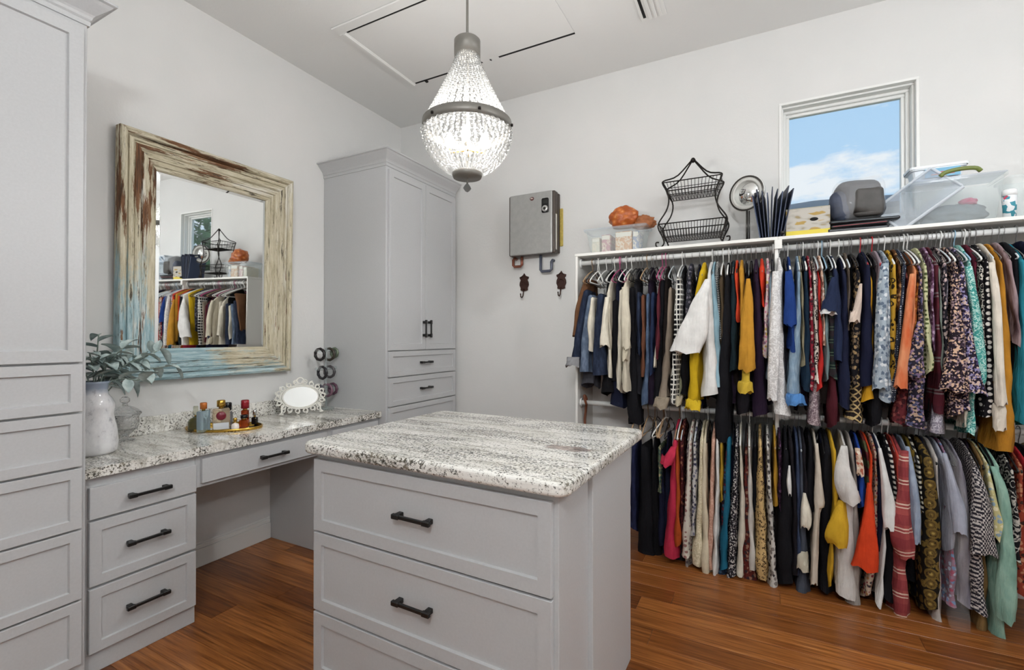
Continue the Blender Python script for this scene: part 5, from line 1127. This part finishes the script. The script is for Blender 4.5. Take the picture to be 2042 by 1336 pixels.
G('navy knit dress left of the white draped sleeve', 'dress', 's', NVY, [(1755, 885, 10), (1756, 980, 16), (1757, 1100, 22)], dy=-.012, rod=Lo, hg='m')
G('white blouse with a long pointed draped sleeve', 'blouse', 's', WHT, [(1760, 880, 8), (1768, 1000, 10), (1756, 1208, 16)], [(1756, 895, 7), (1765, 960, 17), (1772, 1015, 28), (1774, 1054, 20)], dy=-.028, rod=Lo, hg='w')
G('black dress between white draped sleeve and striped top', 'dress', 's', BK, [(1776, 875, 14), (1778, 1000, 26), (1776, 1200, 32)], dy=.0, rod=Lo, hg='b')
G('black and white striped top left of the red plaid shirt', 'top', 's', fab('stripe', '#1a1b20', '#cbc6bd', s=.75), [(1778, 885, 9), (1784, 950, 11), (1787, 1020, 12)], dy=-.012, rod=Lo, hg='w')
G('faded red and cream plaid shirt with long sleeves', 'shirt', 's', fab('plaid', '#9c4a48', '#7d3238', '#cdb3a2'), [(1800, 895, 20), (1800, 1000, 28), (1798, 1110, 40), (1799, 1238, 44)], [(1806, 900, 14), (1803, 980, 24), (1797, 1040, 44), (1800, 1080, 50), (1804, 1110, 36)], dy=-.03, rod=Lo, hg='m')
G('coral red top peeking out above the red plaid shirt', 'top', 's', fab('solid', '#b8443a'), [(1792, 888, 12), (1794, 930, 14), (1796, 980, 12)], dy=-.016, rod=Lo, hg='w')
G('powder blue denim shirt right of the red plaid shirt', 'shirt', 's', fab('denim', '#8a98ac', '#b0b9c6'), [(1814, 890, 8), (1820, 980, 12), (1824, 1070, 14)], [(1812, 892, 9), (1820, 960, 18), (1825, 1020, 22), (1826, 1082, 17)], dy=-.018, rod=Lo, hg='m')
G('mustard olive top hanging between the two rods', 'top', 's', fab('solid', '#6d5a22'), [(1822, 872, 14), (1823, 900, 16), (1824, 960, 14)], dy=.02, rod=Lo, hg='m')
G('black top with white horizontal stripes beside the medallion dress', 'top', 's', fab('stripe', '#1a1a1e', '#cfcab8', s=.7), [(1832, 895, 8), (1836, 950, 11), (1840, 1020, 12)], dy=-.006, rod=Lo, hg='c')
G('black dress with olive and gold medallion print', 'dress', 's', fab('medallion', '#1b1814', '#6f5a2c', '#a08a4a', '#4d3c22'), [(1852, 895, 28), (1858, 980, 48), (1861, 1090, 58), (1861, 1222, 52)], dy=-.03, rod=Lo, hg='m')
G('white top hem hanging lowest under the medallion dress', 'top', 's', fab('solid', '#b9b2ac'), [(1868, 905, 10), (1872, 1120, 18), (1874, 1268, 26)], dy=.0, rod=Lo, hg='b')
G('pale blue and white blouse in a clear bag on the lower rod', 'blouse', 's', fab('solid', '#a4a8b6'), [(1884, 895, 10), (1896, 980, 14), (1900, 1100, 16)], [(1886, 905, 8), (1900, 970, 22), (1910, 1020, 30), (1913, 1062, 26)], dy=-.02, rod=Lo, hg='m')
G('pink and blue floral slip below the pale blue blouse', 'slip', 's', fab('floral', '#8f6a80', '#b9bfd4', '#a0405c', '#6a88b0'), [(1892, 900, 8), (1900, 1100, 18), (1902, 1212, 26)], dy=-.004, rod=Lo, hg='m')
G('grey crumpled satin blouse inside the clear bag', 'blouse', 's', fab('ombre', '#55525c', '#86828c', '#a8a4a8'), [(1915, 900, 12), (1925, 1000, 30), (1930, 1120, 40), (1928, 1210, 34)], dy=-.012, rod=Lo, hg='b')
G('black and white geometric print dress', 'dress', 's', fab('grid', '#2a2830', '#bdb6b2'), [(1948, 930, 10), (1954, 1040, 26), (1954, 1130, 34), (1958, 1222, 38)], [(1948, 935, 12), (1955, 985, 32), (1957, 1045, 46), (1957, 1102, 56)], dy=-.036, rod=Lo, hg='b')
G('tan fringed skirt hem under the geometric dress', 'skirt', 's', fab('solid', '#7a5f3a'), [(1960, 915, 10), (1962, 1150, 22), (1962, 1276, 30)], dy=.01, rod=Lo, hg='b')
G('pale yellow patterned blouse right of the geometric dress', 'blouse', 's', fab('floral', '#c2ba86', '#8aa0b0', '#d8d2b0'), [(1972, 930, 8), (1978, 1000, 12), (1980, 1060, 12)], [(1973, 940, 8), (1982, 1000, 14), (1989, 1040, 20), (1987, 1072, 14)], dy=-.024, rod=Lo, hg='m')
G('black blouse between the pale yellow and mint green blouses', 'blouse', 's', BK, [(1985, 925, 12), (1990, 1040, 22), (1992, 1112, 26)], dy=-.012, rod=Lo, hg='b')
G('mint green tie-dye dress with gathered cuffs', 'dress', 's', fab('ombre', '#5f8a7c', '#8fb0a0', '#4d7a6e'), [(1990, 930, 12), (2000, 1040, 26), (1998, 1150, 44), (1997, 1284, 30)], [(1984, 932, 14), (2001, 985, 22), (2008, 1080, 26), (2006, 1180, 44), (2006, 1235, 36)], dy=-.03, rod=Lo, hg='b')
G('black blouse with white branch print', 'blouse', 's', fab('squiggle', '#1b1a1e', '#bdb8b0', s=.9), [(2020, 940, 12), (2028, 1030, 24), (2034, 1120, 28)], dy=-.014, rod=Lo, hg='b')
G('rust red print dress at the bottom right edge', 'dress', 's', fab('floral', '#8a3a2a', '#3a2420', '#b07a5c'), [(2038, 930, 12), (2038, 1060, 24), (2038, 1190, 34)], dy=.0, rod=Lo, hg='b')
G('bright red top at the right edge of the lower rod', 'top', 's', fab('solid', '#9c2028'), [(2052, 925, 14), (2056, 1000, 22), (2058, 1180, 30)], dy=.0, rod=Lo, hg='b')
G('charcoal dress past the bright red lower top', 'dress', 's', fab('solid', '#2a2a30'), [(2076, 925, 14), (2080, 1020, 24), (2082, 1200, 32)], rod=Lo, hg='b')
G('sand coloured blouse third from the lower right panel', 'blouse', 's', fab('solid', '#a89878'), [(2100, 925, 12), (2104, 1020, 22), (2108, 1160, 30)], rod=Lo, hg='m')
G('navy spotted dress second from the lower right panel', 'dress', 's', fab('dots', '#1c2238', '#b9bcc8', s=1.4), [(2126, 922, 14), (2130, 1040, 26), (2134, 1220, 34)], rod=Lo, hg='b')
G('black long skirt nearest the lower right panel', 'skirt', 's', BK, [(2150, 920, 14), (2154, 1040, 26), (2158, 1220, 34)], rod=Lo, hg='b')
bag('clear plastic garment bag trailing to the floor on the lower right rod', [(1906, 905, 26), (1916, 1000, 54), (1918, 1120, 62), (1922, 1258, 70)], -.008, Lo, 0)
# invented dark filler tops added deep on the rods to darken the rack's gaps
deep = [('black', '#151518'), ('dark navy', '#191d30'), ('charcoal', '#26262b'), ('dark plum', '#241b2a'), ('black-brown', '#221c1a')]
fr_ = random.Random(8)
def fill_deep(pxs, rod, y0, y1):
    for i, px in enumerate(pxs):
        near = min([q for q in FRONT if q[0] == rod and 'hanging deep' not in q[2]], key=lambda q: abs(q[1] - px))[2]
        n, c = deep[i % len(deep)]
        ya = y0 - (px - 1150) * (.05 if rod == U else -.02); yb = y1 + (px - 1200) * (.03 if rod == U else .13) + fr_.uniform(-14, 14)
        G('%s filler hanging deep behind the %s' % (n, ' '.join(near.split()[:9])), 'top', 's', fab('solid', c), [(px, ya, 12), (px, (ya + yb) / 2, 26), (px, yb, 34)], dy=.085, rod=rod, hg='b')
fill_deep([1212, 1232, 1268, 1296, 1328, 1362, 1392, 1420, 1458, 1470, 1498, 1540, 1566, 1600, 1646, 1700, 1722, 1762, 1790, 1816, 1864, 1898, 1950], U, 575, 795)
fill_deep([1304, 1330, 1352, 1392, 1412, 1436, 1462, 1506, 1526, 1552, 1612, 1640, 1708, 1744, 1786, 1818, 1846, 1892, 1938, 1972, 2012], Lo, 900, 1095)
# bare hangers left on the lower rod beside the island
for i, (px, c, lab) in enumerate(((1275, 't', 'empty tan hanger leftmost on the lower rod beside the island'), (1296, 'm', 'empty thin metal hanger right of the leftmost tan hanger'), (1306, 't', 'empty tan hanger third from the island corner'), (1328, 'w', 'empty white hanger left of the pink-red dress'))):
    p = atY(px, 840, RYY); hanger(p[0], RZL, c, lab, .25 * (-1) ** i, 'empty hangers on the lower rod')
for px, c, lab in ((1192, 'w', 'empty white hanger swung sideways at the left of the upper rod'), (1236, 'p', 'empty pink hanger near the left of the upper rod'), (1250, 'b', 'empty black hanger beside the cream cardigan')):
    p = atY(px, 525, RYY); hanger(p[0], RZU, c, lab, .45, 'empty hangers on the upper rod')
# brown belt over the lower rod end
bl_ = tube('leather_belt', catmull([(1.885, -.285, .885), (1.872, -.30, .95), (1.880, -.27, .925), (1.868, -.245, .86), (1.862, -.25, .78), (1.868, -.26, .72)], 20), .009, plain('brown_leather', '#6a3a22', .5), None, n=8); tag(bl_, 'brown leather belt looped over the left end of the lower rod', 'belt')

# ================================================================== OUTSIDE: neighbour's roof and a tree
nb = empty('neighbour_house', (4.78, 16.0, 0), 0, 'neighbouring house with a grey hip roof outside the window', 'house')
box('wall', -4.2, 4.2, -4.2, 4.2, -3, 4.75, plain('pale_brick', '#a89a8c', .9), nb)
pyd('roof', [(-4.8, -4.8, 4.7), (4.8, -4.8, 4.7), (4.8, 4.8, 4.7), (-4.8, 4.8, 4.7), (-.1, 0, 6.12), (.1, 0, 6.12)], [(0, 1, 5, 4), (1, 2, 5), (2, 3, 4, 5), (3, 0, 4), (3, 2, 1, 0)], plain('grey_shingles', '#6f7175', .9, grain=.2, gscale=8), nb, smooth=False)
te = empty('garden_tree', (9.6, 3.6, -1), 0, 'leafy green tree outside the window', 'tree')
tube('trunk', [(0, 0, 0), (.1, 0, 2), (.05, .1, 4)], [.16, .12, .07], plain('bark', '#4d4034', .9), te)
v, f = [], []; lr2 = random.Random(4)
for i in range(2600):
    d = Vector((lr2.gauss(0, 1), lr2.gauss(0, 1), lr2.gauss(0, 1))).normalized() * (lr2.random() ** .4)
    c = Vector((d.x * 1.9, d.y * 1.9, 4.3 + d.z * 1.8)); a = Vector((lr2.uniform(-1, 1), lr2.uniform(-1, 1), lr2.uniform(-.6, .6))).normalized(); b = a.orthogonal().normalized(); s = lr2.uniform(.09, .16)
    q = len(v); v += [c - a * s, c + b * s * .45, c + a * s, c - b * s * .45]; f.append((q, q + 1, q + 2, q + 3))
cr_ = pyd('foliage', v, f, plain('leaf_green', '#4f7a3c', .7, grain=.4, gscale=2), te, smooth=False); cr_['kind'] = 'stuff'
# ground outside
gd = box('ground', -40, 40, .5, 60, -3.2, -3.0, plain('lawn', '#6a7a4a', .95)); tag(gd, kind='structure')

# ================================================================== ADDED GLOBE FILL LAMPS (unseen, put beside and behind the camera to brighten the room)
def added_fill_globe(x, y, d, power, label):
    e = empty('added_fill_globe', (x, y, RZ), 0, label, 'lamp', 'added unseen globe fill lamps')
    lathe('canopy', [(0, 0), (.07, 0), (.07, -.012), (.02, -.03), (0, -.03)][::-1], M['pewter'], e, n=24)
    tube('stem', [(0, 0, -.02), (0, 0, -d)], .008, M['pewter'], e)
    lathe('globe', [(0, -d - .24), (.06, -d - .225), (.105, -d - .18), (.12, -d - .12), (.105, -d - .06), (.06, -d - .015), (0, -d)], emit('added_fill_glow_%d' % power, (.945, .975, 1.0), power), e, n=28)
added_fill_globe(4.15, -1.75, .72, 78, 'added white globe fill lamp hanging unseen on the right of the room')
added_fill_globe(3.1, -4.0, .55, 135, 'added white globe fill lamp hanging unseen behind the camera')
